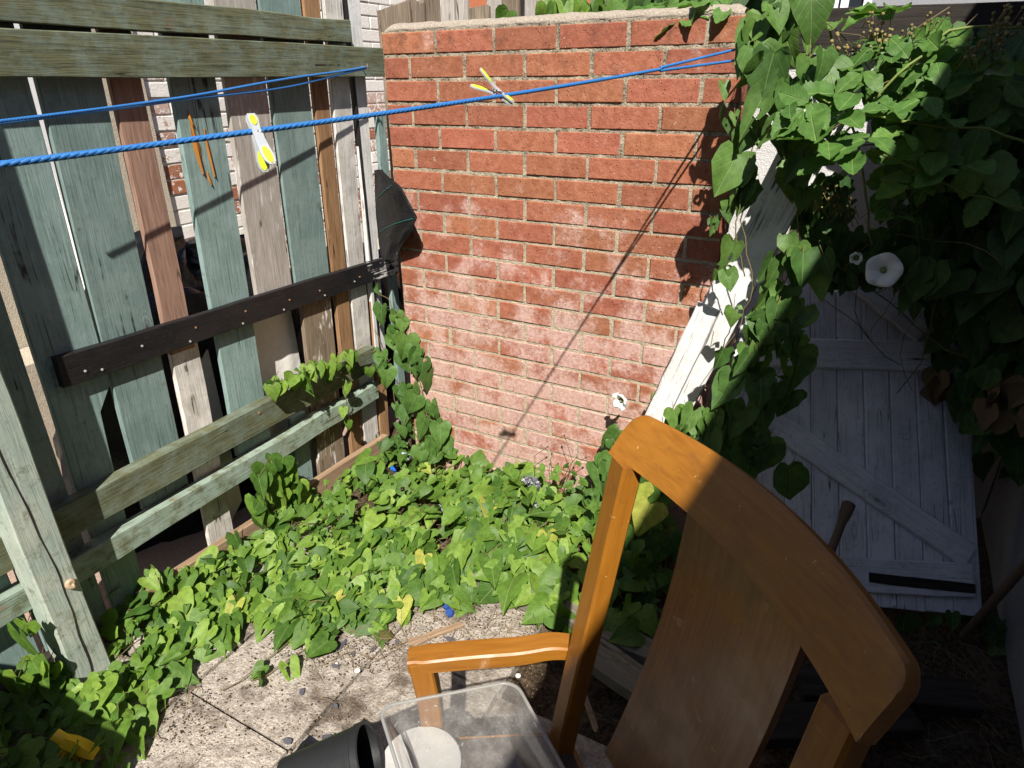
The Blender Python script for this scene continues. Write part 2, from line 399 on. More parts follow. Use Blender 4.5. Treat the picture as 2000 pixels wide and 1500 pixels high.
M['stem'] = plain('vine_stem', (.13,.10,.045), .7, .3, 60, .001, .3)
M['greenstem'] = plain('green_stem', (.17,.22,.05), .6, .3, 60, .0008, .2)
M['twig'] = plain('dry_twig', (.26,.19,.115), .9, .15, 90, .001, .3)
M['deadleaf'] = plain('dead_leaf', (.22,.15,.08), .9, .15, 50, .004, .25)
M['flower'] = plain('white_petal', (.82,.81,.78), .6, .2, 25, .002, **{'Subsurface Weight': .2})
M['rope'] = plain('blue_rope', (.03,.165,.46), .5, .5, 300, .0004)
M['pegclear'] = plain('frosted_peg_plastic', (.62,.66,.70), .35, .5, **{'Transmission Weight': .35})
M['pegyellow'] = plain('yellow_green_grip_rubber', (.62,.74,.045), .5, .4)
M['steel'] = plain('spring_steel', (.55,.55,.55), .25, .5, Metallic=1.)
M['rust'] = plain('rusty_screw', (.25,.13,.07), .7, .4, 200, .001)
M['zinc'] = plain('zinc_screw', (.6,.6,.57), .45, .5, Metallic=.6)
M['membrane'] = plain('black_woven_membrane', (.008,.008,.009), .5, .3, 160, .005)
M['teal'] = plain('teal_stitching', (.03,.2,.16), .7)
M['blackplastic'] = plain('black_pot_plastic', (.016,.017,.018), .45, .5, 40, .0008)
M['bag'] = plain('black_bag_plastic', (.012,.012,.014), .25, .5, 30, .004)
M['yellow'] = plain('yellow_plastic', (.74,.46,.01), .42, .5)
M['bristle'] = plain('yellow_bristles', (.55,.33,.01), .7)
M['plate'] = plain('white_glazed_plate', (.5,.49,.48), .3, .5)
M['shell'] = plain('snail_shell', (.42,.31,.2), .45, .5, 60, .001)
M['whiteshell'] = plain('bleached_shell', (.75,.72,.66), .6)
M['slate'] = plain('slate_chip', (.085,.085,.105), .5, .5, 60, .003, .3)
M['bluecap'] = plain('blue_bottle_cap', (.02,.06,.24), .4, .5)
M['blueplastic'] = plain('blue_plastic_scrap', (.02,.16,.6), .4, .5)
M['film'] = plain('pale_blue_plastic_film', (.36,.45,.47), .3, .5, 30, .004)
M['silverfilm'] = plain('silvery_black_wrapper', (.2,.2,.23), .25, .6, 60, .008, Metallic=.3)
M['seat'] = plain('dark_seat_fabric', (.085,.06,.05), .85, .2, 400, .001)
M['iron'] = plain('dark_iron_hinge', (.022,.024,.03), .6, .4, 80, .001)
M['handle'] = plain('worn_handle_wood', (.12,.082,.055), .7, .3, 60, .001)
M['clod'] = plain('moss_tuft', (.10,.095,.03), .95, .1, 120, .01)
M['winwhite'] = plain('window_frame_white', (.8,.8,.8), .4)
M['paper'] = plain('grey_white_panel', (.74,.71,.67), .8, .2, 12, .004)
M['berry'] = plain('unripe_bramble_berry', (.21,.17,.065), .7, .3, 100, .003, .35)
M['redbrick2'] = plain('distant_red_brick', (.40,.14,.07), .9, .1, 30, .005)
def glassmat():
    s = NT('window_glass'); s.fin((.02,.025,.03), .05, None, .8); return s.m
M['glass'] = glassmat()
def clearbox():
    s = NT('scratched_clear_plastic'); iso = s.coord()
    gl = s.n('ShaderNodeBsdfGlossy'); gl.inputs['Roughness'].default_value = .12; gl.inputs['Color'].default_value = (.9,.9,.9,1)
    tr = s.n('ShaderNodeBsdfTransparent'); tr.inputs[0].default_value = (.9,.9,.885,1)
    df = s.n('ShaderNodeBsdfDiffuse'); df.inputs[0].default_value = (.55,.53,.5,1)
    lw = s.n('ShaderNodeLayerWeight'); lw.inputs[0].default_value = .35
    sv = s.coord(scale=(1, .12, 1)); scr = s.rng(s.noise(sv, 130, 3, .6), .62, .74, 0, .25)
    dust = s.math('ADD', s.math('ADD', s.rng(s.noise(iso, 16, 5, .7), .4, .75, .14, .38), scr), s.rng(s.noise(iso, 200, 2), .68, .74, 0, .5))
    m1 = s.n('ShaderNodeMixShader'); s.l(dust, m1.inputs[0]); s.l(tr.outputs[0], m1.inputs[1]); s.l(df.outputs[0], m1.inputs[2])
    m2 = s.n('ShaderNodeMixShader'); s.l(s.rng(lw.outputs['Facing'], .1, 1., .05, .7), m2.inputs[0]); s.l(m1.outputs[0], m2.inputs[1]); s.l(gl.outputs[0], m2.inputs[2])
    s.l(m2.outputs[0], s.out.inputs[0]); return s.m
M['clear'] = clearbox()
M['clearrim'] = plain('scuffed_plastic_rim', (.62,.62,.6), .3, .6, **{'Transmission Weight': .45})

# ------------------------------------------------------------------ planks
def plank_mesh(name, L, W, T, mat, seg=10, wob=.0018, rag=(0, 0), ch=.0025, taper=None, r=rnd):
    """local Z along the length, local Y across, local X through the thickness"""
    mb = MB(); secs = []
    ph = r.uniform(0, 50)
    for i in range(seg+1):
        t = i/seg; z = -L/2 + L*t
        a = -W/2 + wob*noise.noise((ph, t*6, 0))*2; b = W/2 + wob*noise.noise((ph+9, t*6, 4))*2
        if taper: a, b = taper(t, a, b)
        x0 = -T/2 + wob*.4*noise.noise((ph+20, t*4, 0)); x1 = T/2 + wob*.4*noise.noise((ph+30, t*4, 0))
        pts = [(x1, a+ch), (x1, b-ch), (x1-ch, b), (x0+ch, b), (x0, b-ch), (x0, a+ch), (x0+ch, a), (x1-ch, a)]
        zz = [z]*8
        if i == 0 and rag[0]: zz = [z + r.uniform(-rag[0], rag[0]) for _ in range(8)]
        if i == seg and rag[1]: zz = [z + r.uniform(-rag[1], rag[1]) for _ in range(8)]
        secs.append([(p[0], p[1], q) for p, q in zip(pts, zz)])
    mb.sweep(secs)
    return mb.mesh(name, mat)
def plank(name, mat, parent, p0, p1, nrm, W, T, **kw):
    """a plank with its centre line p0-p1; nrm = direction its broad face looks"""
    p0 = Vector(p0); p1 = Vector(p1); d = p1-p0
    Mx = frame((p0+p1)/2, d, nrm)
    me = plank_mesh(name, d.length, W, T, M[mat], **kw)
    o = link(name, me, parent, Mx); reg(o, Mx); return o

# ================================================================== SETTING
mb = MB()
mb.grid(lambda u, v: ((u-.5)*80, (v-.5)*80, -.03), 2, 2)
struct('ground', mb, M['soil'])
mb = MB()
mb.grid(lambda u, v: (-.2+1.6*u, -1.9+1.95*v, -.012 + .02*noise.noise((u*9, v*9, 2)) - .012), 40, 40)
struct('soil_bed', mb, M['soil'], True)
mb = MB(); mb.box((-6, -4, -.028), (-.32, 3, -.014)); struct('neighbour_path', mb, M['path'])

# paving slabs, each a piece
pav = thing('pavement', None, None, (0.7, -1.3, 0), kind='structure')
xe = [-.245, .155, .555, .955, 1.355, 1.755, 2.2]; ye = [-2.52, -2.12, -1.72, -1.32, -.92, -.52, -.12]
for i in range(6):
    for j in range(6):
        if j == 5 or i >= 4 or (i == 3 and j == 4): continue
        g = .0045; q = MB(); rr = random.Random(i*10+j)
        x0, x1, y0, y1 = xe[i]+g, xe[i+1]-g, ye[j]+g, ye[j+1]-g
        tz = rr.uniform(-.003, .003); tx = rr.uniform(-.006, .006); ty = rr.uniform(-.006, .006)
        cx, cy = (x0+x1)/2, (y0+y1)/2; hx, hy = (x1-x0)/2, (y1-y0)/2
        n = 9; vs = []; fs = []
        for b in range(n):
            for a in range(n):
                u = -1+2*a/(n-1); v = -1+2*b/(n-1); e = max(abs(u), abs(v))
                z = tz + tx*u + ty*v + .004*noise.noise((cx+u*hx*6, cy+v*hy*6, 1)) - (.004 if e > .99 else 0)
                vs.append((u*hx, v*hy, z))
        for b in range(n-1):
            for a in range(n-1): fs.append((b*n+a, b*n+a+1, (b+1)*n+a+1, (b+1)*n+a))
        q.add(vs, fs)
        ring = [a for a in range(n)] + [b*n+n-1 for b in range(1, n)] + [(n-1)*n+a for a in range(n-2, -1, -1)] + [b*n for b in range(n-2, 0, -1)]
        base = len(q.v); q.v += [(q.v[k][0], q.v[k][1], -.035) for k in ring]
        m = len(ring); q.f += [(ring[(k+1) % m], ring[k], base+k, base+(k+1) % m) for k in range(m)]
        part('paving_slab', q, M['slab'], pav, Matrix.Translation((cx, cy, 0)))

# tall whitewashed wall on the right, its top casts the long shadow
rw = thing('boundary_wall', 'tall whitewashed wall along the right edge, in shade', 'wall', (2.3, -1, 0))
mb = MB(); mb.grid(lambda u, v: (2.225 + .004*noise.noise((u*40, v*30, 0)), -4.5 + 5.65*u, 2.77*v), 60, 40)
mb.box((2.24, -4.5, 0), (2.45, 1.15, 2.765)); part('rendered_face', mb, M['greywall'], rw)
mb = MB(); mb.cbox((2.2, -4.5, 2.772), (2.5, 1.17, 2.805), .004); part('coping', mb, M['coping'], rw)

# unseen wall to cut low sky light, unseen box to cast shade; both added
skyb_ = thing('sky_block_wall', 'unseen wall added behind the viewer to block low sky', 'house', (.5, -4.7, 0))
mb = MB(); mb.box((-2.5, -4.8, 0), (2.2, -4.6, 3.4)); part('wall', mb, M['greywall'], skyb_)
shc_ = thing('shade_caster', 'unseen green timber box added at left to cast shade', 'shade_caster', (.1, -2.1, 0))
for k in range(4): plank('board', 'green', shc_, V(-.19, -2.03, .08+.185*k), V(.5, -2.03, .08+.185*k), (0,1,0), .18, .02)
for x_ in (-.17, .48): plank('post', 'green', shc_, V(x_, -2.06, 0), V(x_, -2.06, .74), (0,1,0), .05, .04)

# ================================================================== BRICK WALL
bw = thing('brick_wall', 'red brick garden wall with sandy mortar and salt bloom', 'wall', (.61, .05, 0))
brick_meshes = {}
def brick_mesh(kind, length, k, mat, key='brick', h=.0645, d=.1025):
    q = (key, kind, k)
    if q not in brick_meshes:
        m = MB(); rr = random.Random(hash(q) % 1000 if False else (k*17+len(kind)*3))
        m.cbox((-length/2, 0, -h/2), (length/2, d, h/2), .0028, .0011, rr); brick_meshes[q] = m.mesh(key, mat)
    return brick_meshes[q]
HW = 1.725
rb = random.Random(3)
for c in range(1, 24):
    z = HW - (c-.5)*.075
    edges = [0, 1, 2, 3, 4, 5, 5.5] if c % 2 else [0, .5, 1.5, 2.5, 3.5, 4.5, 5.5]
    for a, b in zip(edges[:-1], edges[1:]):
        L = (b-a)*.225 - .0108
        kind = 'full' if b-a == 1 else 'half'
        me = brick_mesh(kind, L, rb.randrange(4), M['brick'])
        x = (a+b)/2*.225
        if c == 12 and a == .5: pass
        Mx = Matrix.Translation((x + rb.uniform(-.0015, .0015), rb.uniform(-.0012, .0022), z + rb.uniform(-.001, .001))) @ Matrix.Rotation(rb.uniform(-.006, .006), 4, 'Z') @ Matrix.Rotation(rb.uniform(-.003, .003), 4, 'Y')
        link('brick', me, bw, Mx)
mb = MB()
mb.grid(lambda u, v: (.004+1.224*u, .0036 + .0026*noise.noise((u*60, v*80, 3)), HW*v - .02*(1-v)), 160, 220)
mb.box((.004, .013, -.03), (1.228, .1, HW-.003))
part('mortar', mb, M['mortar'], bw)
mb = MB()
def cop(u, v):
    x = .012 + 1.205*u; prof = [(.006, 0), (.004, .008), (.012, .020), (.03, .027), (.06, .029), (.1, .02), (.1, -.01)]
    k = v*6; i = min(int(k), 5); t = k-i; y = prof[i][0]*(1-t)+prof[i+1][0]*t; z = prof[i][1]*(1-t)+prof[i+1][1]*t
    n = noise.noise((x*30, v*5, 8))*.0035 + noise.noise((x*8, v*2, 5))*.004
    e = min(u, 1-u); z -= .012*max(0, 1-e/.02)
    return (x, y + n*.7, HW - .002 + z*1.0 + n*(1 if 0 < v < 1 else 0))
mb.grid(cop, 140, 18); part('coping', mb, M['coping'], bw, smooth=True)

# ================================================================== FENCE
XR = -.20; XB = -.247        # front of rails, front of boards
fe = thing('timber_fence', 'patched fence of green, brown and white boards beside brick wall', 'fence', (XB, -.5, 0))
def board(mat, ya0, yb0, z0, ya1, yb1, z1, name='board', x=XB, T=.02, **kw):
    """edges ya,yb at the lower end z0 and upper end z1"""
    p0 = V(x-T/2, (ya0+yb0)/2, z0); p1 = V(x-T/2, (ya1+yb1)/2, z1)
    W = ((yb0-ya0)+(yb1-ya1))/2
    return plank(name, mat, fe, p0, p1, (1,0,0), W, T, **kw)
def btap(t, a, b):      # broken right edge low on the first board
    k = max(0, (.32-t)/.32) if t < .3 else 0
    return a, b - min(.07, k*.25)
ZT = 1.98
B1 = board('green', -1.262, -1.10, .0, -1.21, -1.04, ZT, taper=lambda t, a, b: (a, b - (.045 + .06*(.36-t) if t < .36 else 0)), seg=28)
board('green', -1.46, -1.285, 0, -1.43, -1.245, ZT)
board('green', -1.64, -1.48, 0, -1.62, -1.45, ZT)
B2 = board('green', -1.085, -.925, .34, -1.02, -.852, ZT, rag=(.012, 0))
B3 = board('redbrown', -.873, -.780, .79, -.836, -.75, ZT)
board('brownwhite', -.905, -.80, .0, -.868, -.772, .80, x=XB-.002, rag=(0, .004))
B4 = board('green', -.715, -.56, .33, -.655, -.494, ZT)
B5 = board('grey', -.507, -.343, .80, -.464, -.295, ZT, seg=14)
B6 = board('green', -.322, -.143, .82, -.284, -.10, ZT)
board('peel', -.352, -.19, .0, -.302, -.148, .82, x=XB-.001)
board('green', -.475, -.385, .0, -.45, -.372, .36, x=XB-.003)
B7 = board('brown', -.145, -.068, .0, -.085, -.008, ZT)
B8 = board('brownwhite', -.06, .045, .0, .018, .112, ZT, seg=14)
B9 = board('white', .085, .15, .36, .138, .215, ZT)
board('white', -.03, .04, .0, -.02, .05, .36, x=XB-.004)
board('brown', .06, .125, .0, .10, .165, .80, x=XB-.003)
board('black', .108, .122, .36, .121, .132, ZT, name='edge_strip', x=XB+.004, T=.024)
board('green', .235, .285, .0, .255, .312, 1.44, x=XB-.01, rag=(0, .01), name='board')
# low green board between post and first gap
board('green', -1.14, -1.02, .0, -1.12, -1.0, .36, x=XB-.006, rag=(0, .004)) if False else None
# rails
def rail(mat, z0, z1, ya, yb, x=XR, T=.047, name='rail', **kw):
    return plank(name, mat, fe, V(x-T/2, ya, (z0+z1)/2), V(x-T/2, yb, (z0+z1)/2), (1,0,0), z1-z0, T, seg=24, **kw)
rail('mossy', 1.587, 1.690, -1.9, .283)
rail('mossy', 1.701, 1.776, -1.9, .085, wob=.003)
rail('mossy', .405, .510, -1.37, .03)
rail('mossy', .405, .510, -1.9, -1.4, x=-.205)
rail('mossy_pale', .258, .338, -1.37, .02, wob=.004)
rail('mossy_pale', .262, .34, -1.9, -1.4, x=-.205)
# black rail, with its peeled white end
p0 = V(XR-.034, -1.20, .875); 
blk = plank('rail', 'black', fe, V(-.2345, -1.205, .865), V(-.2345, .06, .83), (1,0,0), .088, .025, seg=24); blk['label'] = 'black painted rail across the middle'
bke = plank('rail', 'blackend', fe, V(-.2345, .061, .83), V(-.2345, .27, .822), (1,0,0), .086, .025, seg=8, rag=(0, .004)); bke['label'] = 'peeling black and white rail end'
# gravel board
gb = plank('gravel_board', 'gravel', fe, V(-.215, -1.2, .03), V(-.215, .05, -.01), (1,0,0), .12, .03, seg=14)
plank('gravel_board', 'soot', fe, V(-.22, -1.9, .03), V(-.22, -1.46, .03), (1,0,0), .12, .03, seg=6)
# post
po = plank('post', 'green_pale', fe, V(-.168, -1.42, -.03), V(-.168, -1.42, 2.1), (1,0,0), .098, .096, seg=30, ch=.004, wob=.003)
mb = MB()
crk = [(-.1185, -1.425+.012*math.sin(z*5)+.006*noise.noise((z*9, 0, 0)), z) for z in np.linspace(.02, 1.15, 40)]
# split along the post: a narrow dark sunken strip
wd = [.0022*max(.2, noise.noise((z*6, 3, 0))+.8) for z in np.linspace(.02, 1.15, 40)]
mb.sweep([[(x-.002, y-wd_, z), (x, y-wd_, z), (x, y+wd_, z), (x-.002, y+wd_, z)] for (x, y, z), wd_ in zip(crk, wd)])
part('split', mb, M['soot'], fe)
# splinters in the cracked green board
for (pa, pb, wdt) in (((372,235),(396,340),.016), ((398,250),(418,345),.008), ((404,335),(412,362),.007), ((366,215),(376,245),.008)):
    a = atx(*pa, XB+.002); b = atx(*pb, XB+.002); mb = MB()
    mid = (a+b)/2
    mb.sweep([[a+V(0,-wdt*.2,0), a+V(.002,0,0), a+V(0,wdt*.2,0)], [mid+V(0,-wdt*.8,0), mid+V(.004,0,0), mid+V(0,wdt*.8,0)], [b+V(0,-wdt*.1,0), b+V(.006,0,0), b+V(0,wdt*.1,0)]])
    part('splinter', mb, M['splint'] if 'splint' in M else M.setdefault('splint', wood('fresh_split_wood', (.25,.09,.012), (.5,.22,.045), vary=.1)), fe)
# screws
def screw(p, mat, r=.004):
    m = MB(); m.lathe([(0, .0015), (r*.55, .0018), (r, .0008), (r, -.002)], 10, frame(p, (1,0,0))); part('screw', m, M[mat], fe)
for px, py, mt in ((200,722,'zinc'),(278,676,'zinc'),(372,667,'zinc'),(383,640,'rust'),(475,632,'zinc'),(480,608,'rust'),(555,605,'zinc'),(566,586,'rust'),(635,577,'zinc'),(625,568,'rust'),(693,550,'zinc'),(703,541,'rust'),(167,725,'zinc')):
    screw(atx(px, py, -.2205), mt, .0038)
for px, py in ((507,807),(640,762)): screw(atx(px, py, XR+.001), 'rust', .006)
# white panel and black heap behind the fence, seen through the gaps
mb = MB(); mb.grid(lambda u, v: (-.30-.02*v+.01*noise.noise((u*4, v*4, 0)), -.60+.30*u, .82*v), 20, 30)
mb.grid(lambda u, v: (-.306-.02*v+.01*noise.noise((u*4, v*4, 0)), -.30-.30*u, .82*v), 20, 30)
solo('panel', mb, M['paper'], 'grimy white panel behind fence gap under black rail', 'panel', smooth=True)
mb = MB(); mb.grid(lambda u, v: (-.32-.03*v, -.80+.11*u+.02*v, .0+.62*v+.1*u), 6, 10); mb.grid(lambda u, v: (-.326-.03*v, -.69-.11*u+.02*v, .0+.62*v+.1*(1-u)), 6, 10)
solo('panel', mb, M['paper'], 'smaller pale panel behind brown board low in fence', 'panel')
# black covered heap
mb = MB()
def heap(u, v, x0, y0, a, b, h):
    th = 2*math.pi*u; ph = v*math.pi/2
    n = 1+.14*noise.noise((math.cos(th)*1.6+x0, math.sin(th)*1.6+y0, v*2.5)) + .05*noise.noise((math.cos(th)*6, math.sin(th)*6, v*9))
    return (x0 + a*n*math.cos(th)*math.cos(ph)**.5, y0 + b*n*math.sin(th)*math.cos(ph)**.5, h*n*math.sin(ph)**.8 - .02)
mb.grid(lambda u, v: heap(u, v, -.66, -.45, .25, .62, .98), 60, 24)
solo('covered_heap', mb, M['bag'], 'heap under black plastic sheeting behind the fence', 'heap', smooth=True)
mb = MB(); mb.grid(lambda u, v: heap(u, v, -.75, .55, .3, .35, .78), 40, 18)
solo('covered_heap', mb, M['bag'], 'smaller black plastic heap behind white fence board', 'heap', smooth=True)
# membrane bulging out between fence and brick wall
def memb(u, v):
    L = [(731,332,.10),(732,380,.10),(735,430,.10),(740,480,.09),(746,508,.07)]
    Rr = [(742,334,.03),(783,364,-.07),(815,425,-.10),(806,448,-.10),(766,508,-.02)]
    k = v*4; i = min(int(k), 3); t = k-i
    a = [L[i][j]*(1-t)+L[i+1][j]*t for j in range(3)]; b = [Rr[i][j]*(1-t)+Rr[i+1][j]*t for j in range(3)]
    q = [a[j]*(1-u)+b[j]*u for j in range(3)]; bul = .05*math.sin(math.pi*u)*math.sin(math.pi*v)
    p = aty(q[0], q[1], q[2]-bul); s = .011*noise.noise((u*4, v*6, 1)) + .005*noise.noise((u*11, v*15, 4)); return p + V(s*.6, -s, s*.6)
mb = MB(); mb.grid(memb, 24, 30); mb.grid(lambda u, v: memb(1-u, v)+V(-.004, .006+.03*math.sin(math.pi*u), 0), 24, 30)
mem = solo('weed_membrane', mb, M['membrane'], 'black woven membrane poking out between fence and bricks', 'plastic sheet', smooth=True)
for vv in (.30, .62):
    m = MB(); m.tube([memb(u, vv-.12*u*(1 if vv < .5 else .9))+V(.001,-.0025,.001) for u in np.linspace(.05, .9 if vv > .5 else .75, 14)], .0012, 5); part('stitch_line', m, M['teal'], mem)

# ================================================================== BACKGROUND
XN = -1.5
nw = thing('neighbour_wall', 'white painted brick house wall seen through the fence', 'wall', (XN-.1, .5, 0))
rb2 = random.Random(11)
for c in range(22):
    z = .72 + c*.075
    for k in range(-3, 10):
        y = k*.225 + (.1125 if c % 2 else 0) + .1
        me = brick_mesh('full', .214, rb2.randrange(4), M['whitebrick'], 'painted_brick')
        Mx = Matrix.Translation((XN + rb2.uniform(-.003, .003), y, z)) @ Matrix.Rotation(math.pi/2, 4, 'Z') @ Matrix.Rotation(rb2.uniform(-.02, .02), 4, 'Y')
        link('brick', me, nw, Mx)
mb = MB(); mb.box((XN-.12, -3.5, 0), (XN-.005, 3.0, 3.2)); part('mortar', mb, M['mortarwhite'], nw)
mb = MB(); mb.box((XN-.1, -3.5, 0), (XN+.02, .09, 3.0)); part('rendered_pier', mb, M['render'], nw)
mb = MB(); mb.box((XN+.021, -.45, .0), (XN+.08, -.36, 2.6)); part('drainpipe', mb, M['winwhite'], nw)
mb = MB(); mb.box((XN+.03, -3.2, 0), (XN+.25, 2, .55)); solo('low_wall', mb, M['render'], 'low rendered wall behind the fence gaps', 'wall')
# weathered fence behind the brick wall
of = thing('weathered_fence', 'weathered grey brown board fence rising behind brick wall', 'fence', (-.2, .75, 0))
tops = [(735, 800, 14, 'old'), (792, 808, -40, 'old'), (803, 822, 4, 'old'), (824, 858, -60, 'old'), (860, 886, -60, 'grey'), (884, 912, -60, 'grey'), (914, 952, 20, 'old'), (946, 975, -60, 'grey'), (978, 1010, -60, 'old'), (1012, 1030, -60, 'soot'), (1024, 1062, -60, 'grey'), (1066, 1110, -60, 'old')]
for i, (a, b, t, mt) in enumerate(tops):
    yy = .62 + (.03 if i % 2 else 0)
    pa = aty(a, max(t, -30), yy); pb = aty(b, max(t, -30), yy); W = (pb-pa).length; cx = (pa.x+pb.x)/2
    zt = pa.z if t > -30 else pa.z + .1
    plank('board', mt, of, V(cx, yy+.01, .0), V(cx + rnd.uniform(-.01, .01), yy+.01, zt), (0,-1,0), W, .018, rag=(0, .02), seg=8, wob=.004)
for z in (.5, 1.4): plank('rail', 'old', of, V(-.62, .70, z), V(.9, .70, z), (0,-1,0), .07, .04)
# neighbouring red brick wall / house far behind
fh = thing('far_house', 'pale house with white window frames beyond the right hand fence', 'house', (2.6, 5, 0))
mb = MB(); mb.box((-3, 5.0, 0), (.9, 5.2, 5.5)); part('brick_wall', mb, M['redbrick2'], fh)
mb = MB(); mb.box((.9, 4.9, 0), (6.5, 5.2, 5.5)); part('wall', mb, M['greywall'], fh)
def window(pxa, pxb, pya, pyb, y):
    a = aty(pxa, pyb, y); b = aty(pxb, pya, y); wdo = MB(); wdo.box((a.x, y-.03, a.z), (b.x, y-.012, b.z)); o = part('window', wdo, M['glass'], fh)
    m = MB(); t = .06
    m.box((a.x-t, y-.06, a.z-t), (a.x, y-.004, b.z+t)); m.box((b.x, y-.06, a.z-t), (b.x+t, y-.004, b.z+t)); m.box((a.x, y-.058, a.z-t), (b.x, y-.004, a.z)); m.box((a.x, y-.058, b.z), (b.x, y-.004, b.z+t))
    part('frame', m, M['winwhite'], o)
window(1585, 1635, -60, 22, 4.88); window(1656, 1700, -60, 20, 4.88); window(1285, 1300, -80, 30, 4.98)
rbx = thing('red_house', 'red brick house corner beyond the leaves at top right', 'house', (4, 6, 0))
mb = MB(); mb.box((3.0, 5.5, 0), (3.7, 5.8, 2.9)) ; part('wall', mb, M['redbrick2'], rbx)
mb = MB(); a = aty(1885, 12, 5.47); mb.box((a.x, 5.45, a.z-.05), (a.x+.3, 5.49, a.z+1)); part('window_frame', mb, M['winwhite'], rbx)

# white wall and dark beam behind the brambles
bwall = thing('garden_wall', 'white painted garden wall behind the brambles', 'wall', (1.7, .7, 0))
mb = MB(); mb.grid(lambda u, v: (1.0+1.22*u, .66 + .006*noise.noise((u*9, v*9, 0)), 1.64*v), 30, 40); mb.box((1.0, .672, 0), (2.22, .75, 1.64)); part('rendered_face', mb, M['whitewall'], bwall)
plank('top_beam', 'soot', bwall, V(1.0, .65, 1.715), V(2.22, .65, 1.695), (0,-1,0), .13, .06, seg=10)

# ================================================================== LEAF MESHES
def leaf_mesh(name, out, mat, fold=.25, curl=.3, twist=0, pleat=0, wave=.03, leaflets=None, seed=0, rows=2, hole=()):
    """leaf of unit length in local XY, tip along +Y, face +Z"""
    v = []; f = []; uv = []
    def one(ox, oy, ang, sc):
        n0 = len(v); m = len(out); ca, sa = math.cos(ang), math.sin(ang)
        loc = []
        for i, (ex, ey) in enumerate(out):
            my = max(0., min(1., ey)) if i else 0.
            for sgn in (0, 1, 2, -1, -2):
                k = abs(sgn)/2; x = ex*k*(1 if sgn >= 0 else -1); y = my*(1-k)+ey*k
                loc.append((x, y))
        for (x, y) in loc:
            z = fold*abs(x)*(1-.5*abs(x)) - curl*y*y*.5 + twist*x*y + wave*noise.noise((x*5+seed*3.1, y*5, seed))*(abs(x)*3+.15)
            z += pleat*abs(x)*math.sin((y-abs(x)*.9)*40)
            X = x*ca - y*sa; Y = x*sa + y*ca
            v.append((ox+X*sc, oy+Y*sc, z*sc)); uv.append((x+.5, y))
        R = 5
        for i in range(m-1):
            a = n0+i*R; b = a+R
            f.append((a, a+1, b+1, b)); f.append((a+1, a+2, b+2, b+1)); f.append((a, b, b+3, a+3)); f.append((a+3, b+3, b+4, a+4))
    for (ox, oy, an, s_) in (leaflets or [(0, 0, 0, 1)]): one(ox, oy, an, s_)
    if hole: f = [q for k, q in enumerate(f) if k not in hole]
    me = bpy.data.meshes.new(name); me.from_pydata(v, [], f)
    ul = me.uv_layers.new(name='UVMap')
    for lp in me.loops: ul.data[lp.index].uv = uv[lp.vertex_index]
    me.materials.append(mat); me.polygons.foreach_set('use_smooth', [True]*len(me.polygons)); me.validate(); me.update()
    return me, v, f, uv
HEART = [(.02,0.), (.12,-.15), (.26,-.2), (.39,-.12), (.45,.05), (.42,.25), (.32,.47), (.19,.7), (.08,.88), (.0,1.)]
ARROW = [(.02,0.), (.10,-.20), (.22,-.30), (.36,-.22), (.38,-.05), (.33,.18), (.26,.42), (.17,.66), (.07,.87), (.0,1.)]
ROUND = [(.02,0.), (.14,-.13), (.30,-.15), (.43,-.02), (.48,.18), (.44,.40), (.34,.60), (.21,.78), (.08,.92), (.0,1.)]
OVAL = [(.02,0.), (.12,.04), (.20,.10), (.25,.17), (.31,.24), (.31,.31), (.36,.38), (.345,.46), (.37,.52), (.33,.60), (.335,.66), (.26,.74), (.25,.80), (.15,.88), (.09,.95), (.0,1.)]
OVAL = [(x*.88, y) for x, y in OVAL]
def leafset(mat, shapes, n, seed, **kw):
    r = random.Random(seed); out = []
    for i in range(n):
        s = shapes[i % len(shapes)]; s = [(x*r.uniform(.92, 1.08)+0, y+r.uniform(-.012, .012) if 0 < k < len(s)-1 else y) for k, (x, y) in enumerate(s)]
        out.append(leaf_mesh('leaf', s, mat, r.uniform(.02, .55), r.uniform(-.1, .75), r.uniform(-.5, .5), kw.get('pleat', 0), r.uniform(.03, .16), kw.get('leaflets'), i+seed, hole=[r.randrange(8, 30) for _ in range(2)] if kw.get('holes') and i % 3 == 1 else ()))
    return out
LEAF = leafset(M['leaf'], [HEART, ARROW, HEART, ROUND, ARROW], 18, 1, holes=True)
LEAFM = leafset(M['leafmid'], [HEART, ARROW, ROUND, HEART], 12, 20, holes=True)
LEAFD = leafset(M['leafdark'], [HEART, ARROW, ROUND], 9, 40)
TRI = [(0, .34, 0, .68), (-.03, .2, 1.3, .60), (.03, .2, -1.3, .60)]
BRAM = leafset(M['bramble'], [OVAL], 6, 70, pleat=.03, leaflets=TRI)
BRAMS = leafset(M['bramble'], [OVAL], 4, 80, pleat=.03)
YEL = leafset(M['yellowleaf'], [HEART, ARROW], 3, 90)
SMALL = leafset(M['leaf'], [ROUND], 3, 95, leaflets=[(0, .02, 0, .6), (-.02, 0, 1.5, .55), (.02, 0, -1.5, .55)])
OVALS = leafset(M['leaf'], [OVAL], 4, 105, pleat=.02)

